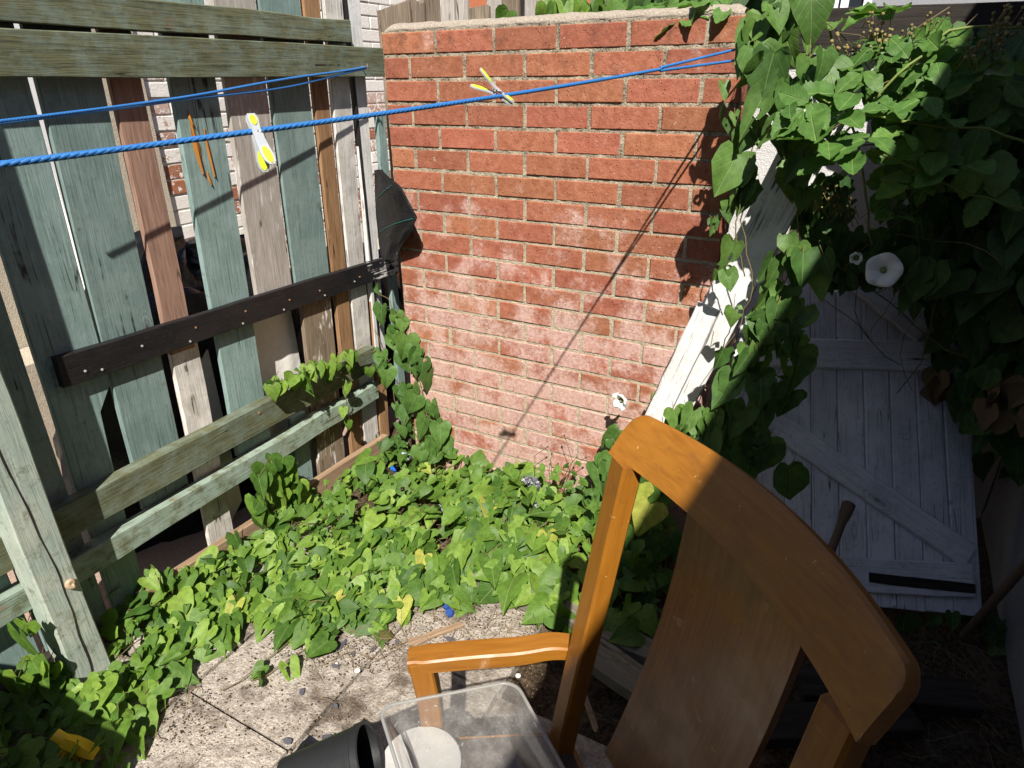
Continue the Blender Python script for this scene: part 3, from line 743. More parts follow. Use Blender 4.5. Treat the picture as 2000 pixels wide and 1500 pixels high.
def leaf_matrix(pos, tip, nrm, size):
    y = Vector(tip).normalized(); z = Vector(nrm); z = z - y*z.dot(y)
    z = z.normalized() if z.length > 1e-4 else y.orthogonal().normalized(); x = y.cross(z)
    s = size
    return Matrix(((x.x*s, y.x*s, z.x*s, pos[0]), (x.y*s, y.y*s, z.y*s, pos[1]), (x.z*s, y.z*s, z.z*s, pos[2]), (0,0,0,1)))
def add_leaf(parent, pos, tip, nrm, size, kinds=LEAF, r=rnd, name='leaf'):
    link(name, kinds[r.randrange(len(kinds))][0], parent, leaf_matrix(pos, tip, nrm, size))
def leaf_mass(name, parent, items, kinds, mat, r, kind='stuff'):
    """many leaves joined in one mesh: items = (pos, tip, nrm, size)"""
    vs = []; fs = []; uvs = []; rr = []
    for pos, tip, nrm, size in items:
        _, v, f, uv = kinds[r.randrange(len(kinds))]; Mx = leaf_matrix(pos, tip, nrm, size); n = len(vs); q = r.random()
        vs += [tuple(Mx @ Vector(a)) for a in v]; fs += [tuple(k+n for k in a) for a in f]; uvs += uv; rr += [q]*len(v)
    me = bpy.data.meshes.new(name); me.from_pydata(vs, [], fs); ul = me.uv_layers.new(name='UVMap')
    for lp in me.loops: ul.data[lp.index].uv = uvs[lp.vertex_index]
    at = me.attributes.new('leafrand', 'FLOAT', 'POINT'); at.data.foreach_set('value', rr)
    me.materials.append(mat); me.polygons.foreach_set('use_smooth', [True]*len(me.polygons)); me.update()
    o = link(name, me, parent, Matrix()); reg(o, Matrix()); o['kind'] = kind; return o
def rv(r, s=1.): return Vector((r.uniform(-s, s), r.uniform(-s, s), r.uniform(-s, s)))
def inpoly(x, y, P):
    c = False; n = len(P)
    for i in range(n):
        x1, y1 = P[i]; x2, y2 = P[(i+1) % n]
        if (y1 > y) != (y2 > y) and x < (x2-x1)*(y-y1)/(y2-y1)+x1: c = not c
    return c

# ================================================================== BINDWEED ON THE GROUND
def ground_poly(pix): return [tuple(atz(px, py, .03)[:2]) for px, py in pix]
def carpet(name, label, pix, n, hfun, seed, size=(.05, .095), small=.15, flow=(0, -1)):
    r = random.Random(seed); P = ground_poly(pix)
    xs = [p[0] for p in P]; ys = [p[1] for p in P]
    pl = thing(name, label, 'bindweed', (sum(xs)/len(xs), sum(ys)/len(ys), 0)); pts = []; tries = 0
    while len(pts) < n and tries < 60000:
        tries += 1
        x = r.uniform(min(xs), max(xs)); y = r.uniform(min(ys), max(ys))
        if not inpoly(x, y, P): continue
        dmin = .026
        if any((x-a)**2+(y-b)**2 < dmin**2 for a, b, _ in pts[-160:]) and r.random() < .7: continue
        pts.append((x, y, hfun(x, y)))
    stem = MB()
    for i, (x, y, h) in enumerate(pts):
        z = max(.012, h*r.uniform(.2, .95)) + r.uniform(0, .016)
        a = r.gauss(math.atan2(flow[1], flow[0]), .95); tip = V(math.cos(a), math.sin(a), r.uniform(-.75, .05))
        nr = V(.2, -.5, 1.0) + rv(r, .62)
        big = r.random() > small
        s = (size[0] + (size[1]-size[0])*r.random()**1.1)*r.choice((.72, .88, 1.0, 1.1))*(1 if big else .5)
        q = r.random()
        kinds = YEL if q < .005 else (OVALS if q < .05 else LEAF)
        add_leaf(pl, V(x, y, z), tip, nr, s, kinds, r)
        if r.random() < .55:
            b = V(x, y, z); t0 = V(x+r.uniform(-.03, .03), y+r.uniform(-.02, .04), max(0, z-.05)); stem.tube([t0, (t0+b)/2+rv(r, .006), b], .0011, 4, False)
    for k in range(26):
        x, y, h = pts[r.randrange(len(pts))]; p = V(x, y, max(.006, h*.6)); path = [p]
        a = math.atan2(flow[1], flow[0]) + r.uniform(-1, 1)
        for j in range(8):
            a += r.uniform(-.35, .35); q = path[-1] + V(math.cos(a), math.sin(a), 0)*.035
            if not inpoly(q.x, q.y, P): break
            q.z = max(.005, hfun(q.x, q.y)*r.uniform(.4, .8)); path.append(q)
        if len(path) > 2: stem.tube(path, .0016, 5)
    part('stems', stem, M['stem'], pl, smooth=True)['kind'] = 'stuff'
    return pl
# patch along the foot of the fence
hf = lambda x, y: .035 + .10*max(0, min(1, (-.0-x)/.22)) + .03*noise.noise((x*5, y*5, 0))
carpet('bindweed', 'bindweed trailing over slabs along the fence foot', [(240,1195),(300,1165),(385,1128),(470,1085),(520,1045),(560,1070),(600,1160),(640,1250),(625,1275),(560,1230),(500,1200),(430,1255),(380,1290),(320,1340),(255,1370),(215,1320)], 250, hf, 21)
hm = lambda x, y: .05 + .08*(.5+noise.noise((x*4, y*4, 7))) + .05*max(0, 1-abs(y+.1)/.4)
carpet('bindweed', 'thick bindweed patch in front of the brick wall', [(520,1045),(505,985),(555,955),(600,975),(700,930),(760,900),(880,870),(960,880),(1040,920),(1060,1000),(1020,1020),(870,1010),(830,1060),(700,1030),(640,1100),(600,1110)], 298, hm, 22, (.05, .1))
carpet('bindweed', 'bindweed spilling onto the slabs in the middle', [(560,1090),(640,1080),(700,1020),(830,1045),(880,1095),(900,1130),(950,1150),(885,1185),(800,1175),(760,1205),(735,1245),(690,1195),(640,1270),(600,1230),(560,1200)], 250, lambda x, y: .05 + .05*(.5+noise.noise((x*5, y*5, 3))), 23, (.055, .1))
carpet('bindweed', 'large leaved bindweed behind the chair arm', [(880,1010),(960,960),(1040,960),(1110,1000),(1150,1060),(1120,1130),(1100,1240),(1040,1200),(985,1165),(930,1145),(890,1110),(905,1060)], 200, lambda x, y: .07 + .1*(.5+noise.noise((x*5, y*5, 5))), 24, (.07, .125))
carpet('bindweed', 'yellowing bindweed between brick wall and chair back', [(1040,935),(1110,905),(1190,900),(1290,930),(1330,1000),(1300,1120),(1240,1260),(1130,1230),(1150,1060),(1070,1000)], 220, lambda x, y: .06 + .12*(.5+noise.noise((x*6, y*6, 9))), 25, (.055, .115))
carpet('bindweed', 'shaded bindweed at the foot of the green post', [(0,1330),(60,1300),(150,1340),(215,1325),(255,1370),(270,1420),(225,1500),(120,1560),(-60,1560),(-60,1400)], 90, lambda x, y: .05+.05*(.5+noise.noise((x*6, y*6, 2))), 26, (.06, .11))
# single leaves that stray onto the slabs
st = thing('bindweed_runner', 'thin bindweed runner crossing the slabs below the main patch', 'bindweed', atz(500, 1280, 0))
rs = random.Random(5); m = MB()
pth = [atz(px, py, .012) for px, py in ((640,1200),(590,1230),(545,1270),(505,1300),(470,1330),(430,1350))]; m.tube(pth, .0016, 5)
pth2 = [atz(px, py, .012) for px, py in ((700,1180),(640,1240),(560,1290),(520,1320),(490,1330))]; m.tube(pth2, .0014, 5)
part('stems', m, M['stem'], st, smooth=True)['kind'] = 'stuff'
for px, py, s in ((565,1300,.08),(625,1265,.06),(510,1325,.06),(515,1300,.05),(620,1240,.07),(730,1225,.05),(790,1195,.06),(330,1345,.07),(285,1385,.09),(270,1440,.07)):
    add_leaf(st, atz(px, py, .03), V(rs.uniform(-1, 1), rs.uniform(-1, .2), -.3), V(.2,-.5,1)+rv(rs, .4), s, LEAF, rs)

# bindweed climbing in the corner and along the lower rail
def climber(name, label, cat, stems, specs, seed, kinds=LEAF, face=(.35,-.75,.5), base=None, small=0):
    r = random.Random(seed); pl = thing(name, label, cat, base or stems[0][0]); m = MB()
    for path in stems:
        pts = [Vector(p) for p in path]; dense = []
        for a, b in zip(pts[:-1], pts[1:]):
            for t in np.linspace(0, 1, 5)[:-1]: dense.append(a.lerp(b, float(t)) + rv(r, .005))
        dense.append(pts[-1]); m.tube(dense, .0018, 5)
    for (p, s, n, spread) in specs:
        for k in range(n):
            q = Vector(p) + rv(r, spread); tip = V(r.uniform(-.55, .55), r.uniform(-.45, .1), -1); nr = Vector(face)+rv(r, .55)
            sz = s*r.uniform(.7, 1.2); add_leaf(pl, q, tip, nr, sz, kinds, r)
            m.tube([q + V(r.uniform(-.02, .02), r.uniform(.01, .04), r.uniform(.0, .04)), q], .0011, 4, False)
    part('stems', m, M['stem'], pl, smooth=True)['kind'] = 'stuff'; return pl
C_ = lambda px, py, y, s, n=1, sp=.012: (aty(px, py, y), s, n, sp)
climber('climbing_bindweed', 'bindweed climbing the corner between fence and bricks', 'bindweed',
    [[aty(860,890,-.03), aty(830,800,-.02), aty(815,720,-.02), aty(790,640,.0), aty(760,590,.08), aty(735,565,.15)], [aty(840,890,-.05), aty(775,800,.03), aty(765,720,.05), aty(730,640,.1)]],
    [C_(735,560,.12,.06), C_(722,610,.1,.07), C_(745,600,.05,.08,2), C_(770,610,.03,.08,2), C_(775,640,.0,.08,2), C_(790,620,.0,.07,2), C_(797,655,-.02,.11), C_(765,660,.0,.08,2), C_(745,690,.0,.08,2), C_(785,690,-.01,.1,2), C_(755,715,.0,.08,2), C_(830,695,-.02,.07), C_(815,680,-.02,.07,2), C_(835,730,-.03,.105,1), C_(812,715,-.02,.06,2), C_(775,750,.01,.07,2), C_(805,755,-.01,.075,2), C_(750,700,.0,.07,2), C_(780,790,.0,.06,3,.03), C_(820,775,-.03,.10), C_(840,790,-.03,.07,2), C_(800,800,.0,.07,3,.03), C_(855,830,-.04,.1,2,.02), C_(830,820,-.04,.11), C_(800,840,-.02,.07,5,.04), C_(780,850,.0,.06,5,.05), C_(860,860,-.05,.1,3,.03), C_(840,870,-.06,.08,4,.04), C_(745,870,.0,.06,6,.05), C_(720,880,.0,.06,5,.04), C_(770,880,-.03,.07,6,.05)], 31, kinds=LEAFM)
climber('climbing_bindweed', 'bindweed strand lying along the lower fence rail', 'bindweed',
    [[atx(540,765,-.17), atx(600,735,-.17), atx(650,715,-.17), atx(700,695,-.17), atx(740,680,-.16)], [atx(665,720,-.17), atx(670,760,-.17), atx(680,800,-.17), atx(685,835,-.18)]],
    [(atx(px, py, -.165), s, n, .012) for px, py, s, n in ((528,750,.06,2),(548,745,.07,2),(575,735,.08,2),(592,730,.09,1),(600,710,.06,2),(620,715,.07,2),(640,712,.06,2),(660,705,.07,2),(685,695,.07,3),(675,690,.05,2),(685,715,.05,2),(718,715,.055,1),(673,750,.055,1),(675,795,.05,1),(683,822,.05,1),(745,710,.06,2),(750,735,.06,2),(640,725,.05,2))], 32)
climber('climbing_bindweed', 'clump of bindweed growing up against the low rails', 'bindweed',
    [[atx(560,1010,-.16), atx(545,950,-.16), atx(530,900,-.16)], [atx(590,1000,-.14), atx(575,930,-.15)]],
    [(atx(px, py, -.14), s, n, .02) for px, py, s, n in ((520,900,.09,2),(545,905,.1,2),(505,935,.08,2),(540,930,.1,3),(570,920,.09,2),(505,975,.09,3),(545,960,.1,3),(580,950,.1,3),(520,1000,.09,3),(560,990,.1,3),(600,990,.1,2))], 33)
climber('bindweed_sprig', 'bindweed sprig left of the green post', 'bindweed', [[atz(60,1330,.0), atz(50,1260,.1), atz(60,1210,.15)]],
    [(atx(px, py, -.13), s, n, .012) for px, py, s, n in ((55,1210,.08,1),(45,1240,.10,1),(75,1285,.10,1),(60,1300,.1,1),(95,1300,.07,2),(30,1320,.1,2))], 34)
climber('bindweed_sprig', 'leaf tuft standing against the gravel board', 'bindweed', [[atz(310,1180,.0), atz(305,1145,.05)]],
    [(atx(px, py, -.17), s, n, .01) for px, py, s, n in ((310,1140,.08,1),(375,1110,.07,1),(400,1120,.07,1),(460,1040,.08,1),(455,1080,.07,2),(470,1090,.08,2))], 35)

# ================================================================== RIGHT HAND FOLIAGE
wp = plank('leaning_plank', 'white', None, V(1.0, -.10, .10), V(1.50, -.03, 1.62), (0,-1,.15), .12, .03, seg=26, wob=.0012)
tag(wp, 'cracked white plank leaning beside the end of the brick wall', 'plank')
wp2 = plank('leaning_plank', 'white', None, aty(1265,850,-.16), aty(1385,600,-.13), (-.1,-1,.1), .07, .025, seg=16, wob=.0015, rag=(.006, .01))
tag(wp2, 'shorter split white plank low beside the bricks, partly under leaves', 'plank')
yF = -.16
climber('climbing_bindweed', 'large bindweed hanging over the leaning white plank', 'bindweed',
    [[aty(1330,880,-.2), aty(1400,760,-.2), aty(1440,650,-.19), aty(1470,560,-.19), aty(1450,430,-.17), aty(1470,300,-.17), aty(1500,150,-.15), aty(1520,20,-.1)], [aty(1560,300,-.15), aty(1560,450,-.18), aty(1530,560,-.2), aty(1450,700,-.22)], [aty(1450,360,-.2), aty(1435,460,-.21), aty(1455,540,-.2)]],
    [C_(1490,40,yF,.09,2), C_(1475,90,yF-.03,.11,1), C_(1500,110,yF-.04,.1,2), C_(1480,75,yF,.1,2), C_(1520,30,yF,.1,3,.03), C_(1560,30,yF,.09,2,.03), C_(1540,10,yF,.09,2,.02),
     C_(1490,205,yF-.05,.14,1), C_(1545,165,yF-.03,.11,2), C_(1585,120,yF-.04,.12,1), C_(1625,110,yF-.03,.1,2,.03), C_(1420,170,yF,.055,1), C_(1430,225,yF,.04,2),
     C_(1430,310,yF-.04,.1,1), C_(1450,340,yF-.03,.09,2), C_(1455,360,yF-.02,.09,2), C_(1475,250,yF,.08,2,.02), C_(1530,250,yF,.09,3,.03), C_(1560,300,yF,.08,3,.03), C_(1555,340,yF,.07,2,.02), C_(1575,375,yF,.06,2,.02),
     C_(1440,480,yF-.05,.09,1), C_(1415,400,yF-.03,.05,2), C_(1418,525,yF-.05,.06,2), C_(1395,435,yF-.03,.05,2), C_(1440,475,yF,.05,1),
     C_(1560,470,yF-.04,.08,3,.03), C_(1530,500,yF-.04,.08,3,.03), C_(1590,520,yF-.04,.08,2,.03), C_(1520,550,yF-.05,.09,3,.03), C_(1500,600,yF-.06,.09,4,.03), C_(1425,600,yF-.07,.06,1,.01), C_(1570,610,yF-.05,.1,3,.03), C_(1545,650,yF-.06,.1,3,.03),
     C_(1420,680,yF-.08,.07,1,.01), C_(1475,690,yF-.08,.1,4,.03), C_(1520,640,yF-.08,.1,3,.03), C_(1500,740,yF-.08,.11,4,.03), C_(1445,730,yF-.08,.1,2,.02), C_(1410,770,yF-.09,.08,2,.02), C_(1350,805,yF-.1,.08,3,.02), C_(1315,805,yF-.1,.07,2,.02), C_(1420,800,yF-.1,.11,4,.03), C_(1380,830,yF-.11,.11,4,.03), C_(1465,800,yF-.1,.11,3,.03), C_(1490,850,yF-.1,.12,4,.03), C_(1450,880,yF-.1,.12,4,.03), C_(1360,850,yF-.12,.1,4,.03), C_(1520,920,yF-.1,.1,2,.03), C_(1560,760,yF-.05,.1,2,.02), C_(1560,690,yF-.05,.11,2,.02)], 41, kinds=LEAFM)
climber('climbing_bindweed', 'bindweed rising behind the chair back beside the bricks', 'bindweed',
    [[atz(1250,1040,.0), aty(1230,950,-.15), aty(1200,860,-.1)]],
    [C_(1205,835,-.08,.07,2), C_(1195,855,-.08,.06,2), C_(1190,900,-.1,.09,3,.02), C_(1180,930,-.12,.1,3,.03), C_(1160,960,-.15,.09,3,.03), C_(1250,930,-.2,.1,4,.03), C_(1280,960,-.25,.11,4,.03), C_(1230,1000,-.25,.1,4,.04), C_(1245,1080,-.35,.12,4,.04), C_(1300,1050,-.3,.11,3,.04), C_(1215,1060,-.35,.1,4,.04), C_(1200,1150,-.45,.12,5,.04), C_(1180,1200,-.5,.11,4,.04), C_(1240,1180,-.45,.1,4,.04), C_(1120,1160,-.4,.11,4,.04), C_(1110,1200,-.45,.1,4,.04)], 42, kinds=LEAFM, face=(.2,-.7,.7))
# yellowed leaves there
yl = thing('yellowed_bindweed', 'yellowing bindweed leaves behind the left chair post', 'bindweed', atz(1260, 1050, 0)); ry_ = random.Random(8)
for px, py, y, s in ((1250,945,-.28,.1),(1270,985,-.3,.13),(1232,965,-.27,.08),(1085,1070,-.35,.09),(1100,1120,-.4,.09),(1070,1040,-.35,.08),(1225,1020,-.3,.07)):
    add_leaf(yl, aty(px, py, y), V(ry_.uniform(-.3, .3), -.2, -1), V(.3,-.8,.6)+rv(ry_, .25), s, YEL, ry_)
# bramble arching over from the right
br = thing('bramble', 'sunlit bramble with toothed leaves arching from the right', 'bramble', (2.0, .3, 0)); rbm = random.Random(51)
m = MB()
canes = [[aty(2050,300,-.12), aty(1930,255,-.15), aty(1800,245,-.2), aty(1690,225,-.25), aty(1600,190,-.27)], [aty(2000,50,-.1), aty(1850,60,-.15), aty(1750,150,-.2), aty(1650,260,-.22)], [aty(1700,480,-.1), aty(1690,350,-.15), aty(1650,200,-.15), aty(1620,60,-.1), aty(1600,20,-.1)], [aty(2040,420,-.1), aty(1900,380,-.15), aty(1780,330,-.2), aty(1700,290,-.23)]]
for c in canes:
    dn = []
    for a, b in zip(c[:-1], c[1:]):
        for t in np.linspace(0, 1, 5)[:-1]: dn.append(a.lerp(b, float(t))+rv(rbm, .004))
    dn.append(c[-1]); m.tube(dn, .003, 6)
part('canes', m, M['greenstem'], br, smooth=True)
def bl(px, py, y, s, tip=(-.75,-.3,-.25), nr=(.05,-.3,1), kinds=BRAM, n=1, sp=.0):
    for _ in range(n): add_leaf(br, aty(px, py, y)+rv(rbm, sp), Vector(tip)+rv(rbm, .35), Vector(nr)+rv(rbm, .3), s*rbm.uniform(.85, 1.1), kinds, rbm)
for a in ((1600,185,-.28,.13),(1560,190,-.28,.12),(1610,195,-.28,.16),(1665,205,-.26,.15),(1700,180,-.24,.15),(1690,285,-.25,.17),(1640,275,-.27,.15),(1720,262,-.24,.13),(1830,180,-.18,.13),(1880,235,-.16,.14),(1855,290,-.16,.16),(1910,310,-.15,.15),(1760,210,-.2,.11),(1750,60,-.12,.13),(1830,55,-.12,.12),(1880,45,-.1,.12),(1790,20,-.1,.14),(1730,10,-.08,.13),(1660,40,-.1,.12),(1760,95,-.14,.12),(1800,115,-.15,.12),(1850,110,-.14,.12),(1700,130,-.18,.1),(1950,120,-.1,.12),(1920,80,-.1,.12),(1620,240,-.2,.1),(1780,260,-.2,.12),(1760,420,-.14,.1),(1800,350,-.16,.12)): bl(*a)
for _ in range(44):
    bl(rbm.uniform(1740, 2000), rbm.uniform(70, 380), rbm.uniform(-.12, .1), rbm.uniform(.07, .12), (-.2,-.2,-.7), (.1,-.7,.6), BRAM if rbm.random() < .5 else BRAMS)
# berry clusters
def berries(px, py, y, n, seed):
    r = random.Random(seed); t = thing('berry_cluster', None, None, aty(px, py, y)) if False else None
    m = MB()
    for k in range(n):
        c = aty(px, py, y) + rv(r, .022); R_ = r.uniform(.0025, .0052)
        m.lathe([(.0, R_), (R_*.7, R_*.7), (R_, 0), (R_*.7, -R_*.7), (0, -R_)], 7, Matrix.Translation(c))
        m.tube([c, c+V(r.uniform(-.02, .02), .02, -.03)], .0011, 4)
    part('berry_cluster', m, M['berry'], br, smooth=True)
for i, a in enumerate(((1640,85),(1665,110),(1720,60),(1715,40),(1735,90),(1700,80),(1770,70),(1825,45),(1930,70),(1910,85),(1945,60),(1960,45),(1975,30),(1900,100),(1640,390),(1625,375),(1600,400),(1650,420),(1590,130),(1745,100),(1955,80),(1985,15))): berries(a[0], a[1], -.16, 7, i)
# dark mass of foliage deeper in
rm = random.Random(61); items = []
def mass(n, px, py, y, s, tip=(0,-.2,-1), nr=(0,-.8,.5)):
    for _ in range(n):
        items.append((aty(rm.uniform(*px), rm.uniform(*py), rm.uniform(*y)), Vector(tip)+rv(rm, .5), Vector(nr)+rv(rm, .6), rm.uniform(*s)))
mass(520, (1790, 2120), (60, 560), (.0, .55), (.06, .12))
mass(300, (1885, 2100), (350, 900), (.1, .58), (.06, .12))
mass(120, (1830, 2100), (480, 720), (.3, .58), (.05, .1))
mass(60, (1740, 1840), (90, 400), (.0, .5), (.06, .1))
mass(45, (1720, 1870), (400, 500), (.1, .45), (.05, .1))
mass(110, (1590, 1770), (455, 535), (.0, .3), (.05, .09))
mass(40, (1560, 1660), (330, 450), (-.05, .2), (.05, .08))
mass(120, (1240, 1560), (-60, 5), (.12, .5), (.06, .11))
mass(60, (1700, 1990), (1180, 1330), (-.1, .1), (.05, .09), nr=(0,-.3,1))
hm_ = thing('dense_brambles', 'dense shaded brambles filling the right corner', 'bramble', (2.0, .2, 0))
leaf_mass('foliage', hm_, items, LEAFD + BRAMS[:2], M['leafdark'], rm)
mm = MB()
for _ in range(46):
    p = aty(rm.uniform(1720, 2080), rm.uniform(0, 800), rm.uniform(.0, .4)); path = [p]; d = rv(rm, 1); d.y *= .3
    for j in range(6): d = (d + rv(rm, .4)).normalized(); path.append(path[-1]+d*.06)
    mm.tube(path, rm.uniform(.0008, .002), 5)
part('tangled_stems', mm, M['stem'], hm_, smooth=True)['kind'] = 'stuff'
# leaves over the top of the brick wall
ov = climber('climbing_bindweed', 'bindweed peeping over the top of the brick wall', 'bindweed', [[aty(1150,30,.3), aty(1100,10,.3), aty(1050,40,.3)]],
    [C_(px, py, .22, s, n, .02) for px, py, s, n in ((1060,25,.07,2),(1090,15,.09,3),(1110,5,.1,3),(1135,15,.09,3),(1160,5,.1,3),(1180,10,.1,3),(1215,5,.1,2),(1080,5,.08,2),(1000,12,.09,1),(1195,20,.07,2),(1150,25,.07,2),(1230,12,.07,1))], 43)
ov2 = thing('bramble_spray', 'bramble leaves overhanging the right end of the wall top', 'bramble', aty(1380, 0, .1)); rr_ = random.Random(9)
for px, py, y, s in ((1240,10,.12,.12),(1310,5,.08,.14),(1360,10,.05,.14),(1400,5,.05,.13),(1340,0,.1,.13),(1280,15,.1,.1),(1440,10,.03,.12),(1380,-10,.08,.15)):
    add_leaf(ov2, aty(px, py, y), V(-.8,-.2,-.25)+rv(rr_, .3), V(0,-.4,1)+rv(rr_, .4), s, BRAM, rr_)

# flowers
def trumpet(name, label, pos, axis, R_, tube=.032):
    Mx = frame(pos, axis); t = thing(name, label, 'flower', Mx); m = MB()
    def pt(u, v):
        a = 2*math.pi*u; r = .0035 + (R_-.0035)*v**1.35; z = -tube*(1-v)**.9 + .004*math.cos(5*a)*v**2 + .002*math.sin(10*a)*v**3 - .014*v**7 + .004*noise.noise((math.cos(a)*2, math.sin(a)*2, R_*90))*v; r *= 1+.04*math.cos(5*a)*v + .05*noise.noise((math.cos(a), math.sin(a), R_*50))*v
        return Mx @ V(r*math.cos(a), r*math.sin(a), z)
    m.grid(pt, 40, 12); part('petals', m, M['flower'], t, smooth=True)
    m = MB(); m.tube([Mx @ V(0,0,-tube-.015), Mx @ V(0,0,-tube+.012)], [.004, .008], 8); part('calyx', m, M['greenstem'], t, smooth=True)
    m = MB(); m.tube([Mx @ V(0,0,-tube+.005), Mx @ V(0,0,-tube+.016)], [.002, .0012], 6); part('stamen', m, M['plate'], t)
trumpet('bindweed_flower', 'open white trumpet flower hanging in shade above the door', aty(1725, 528, -.12), (-.05,-.95,.2), .044)
trumpet('bindweed_flower', 'sunlit white flower beside the chair back corner', aty(1205, 787, -.14), (-.35,-.9,-.05), .032)
trumpet('bindweed_flower', 'small half open white flower left of the big one', aty(1670, 508, -.10), (-.1,-.9,-.1), .017, .03)
def bud(px, py, y, label):
    p = aty(px, py, y); m = MB(); m.tube([p+V(0,0,.022), p+V(.001,0,.012), p, p-V(.002,0,.014), p-V(.003,0,.02)], [.001, .0055, .0075, .006, .002], 8)
    m.tube([p-V(.003,0,.02), p+V(.004,.004,-.04), p+V(.02,.01,-.035)], .0012, 5); solo('bindweed_bud', m, M['greenstem'], label, 'flower bud', smooth=True)
bud(1411, 218, -.12, 'green bindweed bud hanging against the brick wall'); bud(1275, 775, -.1, 'pale green bud beside the leaning white plank')

# weeds with thin stalks before the bricks
wd_ = thing('wild_weeds', 'thin stalked weeds with seed heads before the bricks', 'weed', atz(1110, 960, 0)); rw_ = random.Random(4); m = MB()
for a, b, c_ in (((1100,960),(1118,900),(1102,850)),((1090,960),(1112,910),(1126,893)),((1095,965),(1120,910),(1145,893)),((1045,930),(1045,890),(1070,872)),((1110,970),(1100,930),(1090,905)),((1080,940),(1075,900),(1078,885)),((1130,970),(1150,930),(1160,910))):
    P_ = [aty(*a, -.1), aty(*b, -.08), aty(*c_, -.08)]; m.tube(P_, .0011, 5); p = P_[-1]
    m.lathe([(0,.004),(.004,.001),(.003,-.004),(0,-.006)], 7, Matrix.Translation(p))
part('stalks', m, M['stem'], wd_)
for px, py in ((1090,915),(1105,910),(1122,925),(1130,905),(1085,930),(1110,945),(1140,940),(1060,915),(1150,960),(1075,960),(1100,985),(1130,1000),(1160,990),(1060,985),(1090,1010),(1120,1030),(1150,1030)):
    add_leaf(wd_, aty(px, py, -.12 - (py-900)*.0012), V(rw_.uniform(-1, 1), -.4, rw_.uniform(-.4, .3)), V(.1,-.5,1)+rv(rw_, .4), rw_.uniform(.03, .05), SMALL, rw_)

# ================================================================== LEANING DOOR
e2 = V(-.2, .6, .78).normalized(); e1 = V(.89, .45, -.04); e1 = (e1 - e2*e1.dot(e2)).normalized(); nd = e1.cross(e2)
if nd.y > 0: nd = -nd
O = atz(1920, 1205, .02)          # lower right corner of the door
dr = thing('plank_door', 'old white ledged and braced door leaning in the shade', 'door', O)
def dpt(px, py, off=0.):
    d = ray(px, py); P0 = O + nd*off; return CAM + d*((P0-CAM).dot(nd)/d.dot(nd))
def duv(px, py, off=0.): q = dpt(px, py, off)-O; return q.dot(e1), q.dot(e2)
uvs_top = [duv(px, 830)[0] for px in (1440, 1545, 1636, 1690, 1728, 1770, 1812, 1893)]
ztop = 1.04
DOOR_LINES = [-1e-3 - k*.098 for k in range(8)]
dmin = min(uvs_top)
nb = max(5, int(round(-dmin/.09)))
bwid = (-dmin+.02)/nb
for k in range(nb):
    u1 = -k*bwid; u0 = u1-bwid+.003; c0 = (u0+u1)/2; top = ztop + .04 - .015*(k % 2)
    plank('board', 'doorwhite', dr, O+e1*c0 - nd*.009, O+e1*c0+e2*top - nd*.009, nd, u1-u0, .018, ch=.003, seg=8, wob=.0008, rag=(.004, .01))
def ledge(pa, pb, W, name='ledge', mat='doorwhite', T=.022, off=.011):
    a = dpt(*pa, off); b = dpt(*pb, off); return plank(name, mat, dr, a, b, nd, W, T, seg=8, ch=.004, wob=.0015, rag=(.004, .006))
hpx = (dpt(1700, 672)-dpt(1700, 728)).length
ledge((1500, 688), (1815, 697), abs(hpx)); ledge((1560, 1118), (1895, 1133), abs((dpt(1750,1095)-dpt(1750,1162)).length), mat='doorwhite')
ledge((1460, 790), (1890, 1085), .085, 'brace', off=.0125); ledge((1640, 520), (1800, 650), .085, 'brace', off=.0125)
plank('strap_hinge', 'soot', dr, dpt(1698, 1128, .0255), dpt(1905, 1150, .0255), nd, .03, .004, seg=4)
# tool handle and stick
m = MB(); pa = dpt(1658, 985, .10); pb = atz(1560, 1240, .1)
d_ = (pb-pa).normalized(); m.tube([pa-d_*.004, pa, pa+d_*.03, pa+d_*.07, pa+d_*.13, pb], [.017, .020, .0185, .0125, .0125, .016], 12)
solo('tool_handle', m, M['handle'], 'wooden tool handle with flared end before the white door', 'handle', smooth=True, ang=50)
m = MB(); m.tube([V(2.205, -.38, .95), V(2.12, -.06, .0)], .012, 10)
solo('broom_handle', m, M['handle'], 'dark round stick leaning on the right wall', 'stick', smooth=True, ang=50)
# dead leaves hanging at the door corner
dl = thing('withered_leaves', 'withered brown leaves hanging on the door corner', 'dead leaves', aty(1840, 760, .15)); rd = random.Random(13)
DEAD = leafset(M['deadleaf'], [OVAL, HEART], 3, 130)
for _ in range(14): add_leaf(dl, dpt(1845, 740, .06)+rv(rd, .045), V(rd.uniform(-.3, .3), 0, -1), V(0,-1,.3)+rv(rd, .9), rd.uniform(.06, .1), DEAD, rd)
dl2 = thing('withered_leaves', 'withered brown leaves by the right wall above the stick', 'dead leaves', aty(1975, 760, .1))
for _ in range(12): add_leaf(dl2, aty(1975, 760, .1)+rv(rd, .06), V(rd.uniform(-.3, .3), 0, -1), V(0,-1,.3)+rv(rd, .9), rd.uniform(.06, .1), DEAD, rd)
# timber lying under the chair
tp = plank('ground_plank', 'plank_ground', None, V(.66, -.56, .04), V(1.42, -.625, .035), (0,0,1), .075, .05, seg=16, wob=.004); tag(tp, 'mossy plank lying on the slabs under the bindweed edge', 'plank')
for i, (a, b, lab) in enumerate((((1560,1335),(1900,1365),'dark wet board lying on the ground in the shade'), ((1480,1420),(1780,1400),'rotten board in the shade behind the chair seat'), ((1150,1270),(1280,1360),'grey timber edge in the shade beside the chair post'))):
    tp2 = plank('ground_board', 'soot' if i < 2 else 'plank_ground', None, atz(*a, .05), atz(*b, .05), (0,0,1), .1, .04, seg=8); tag(tp2, lab, 'board')

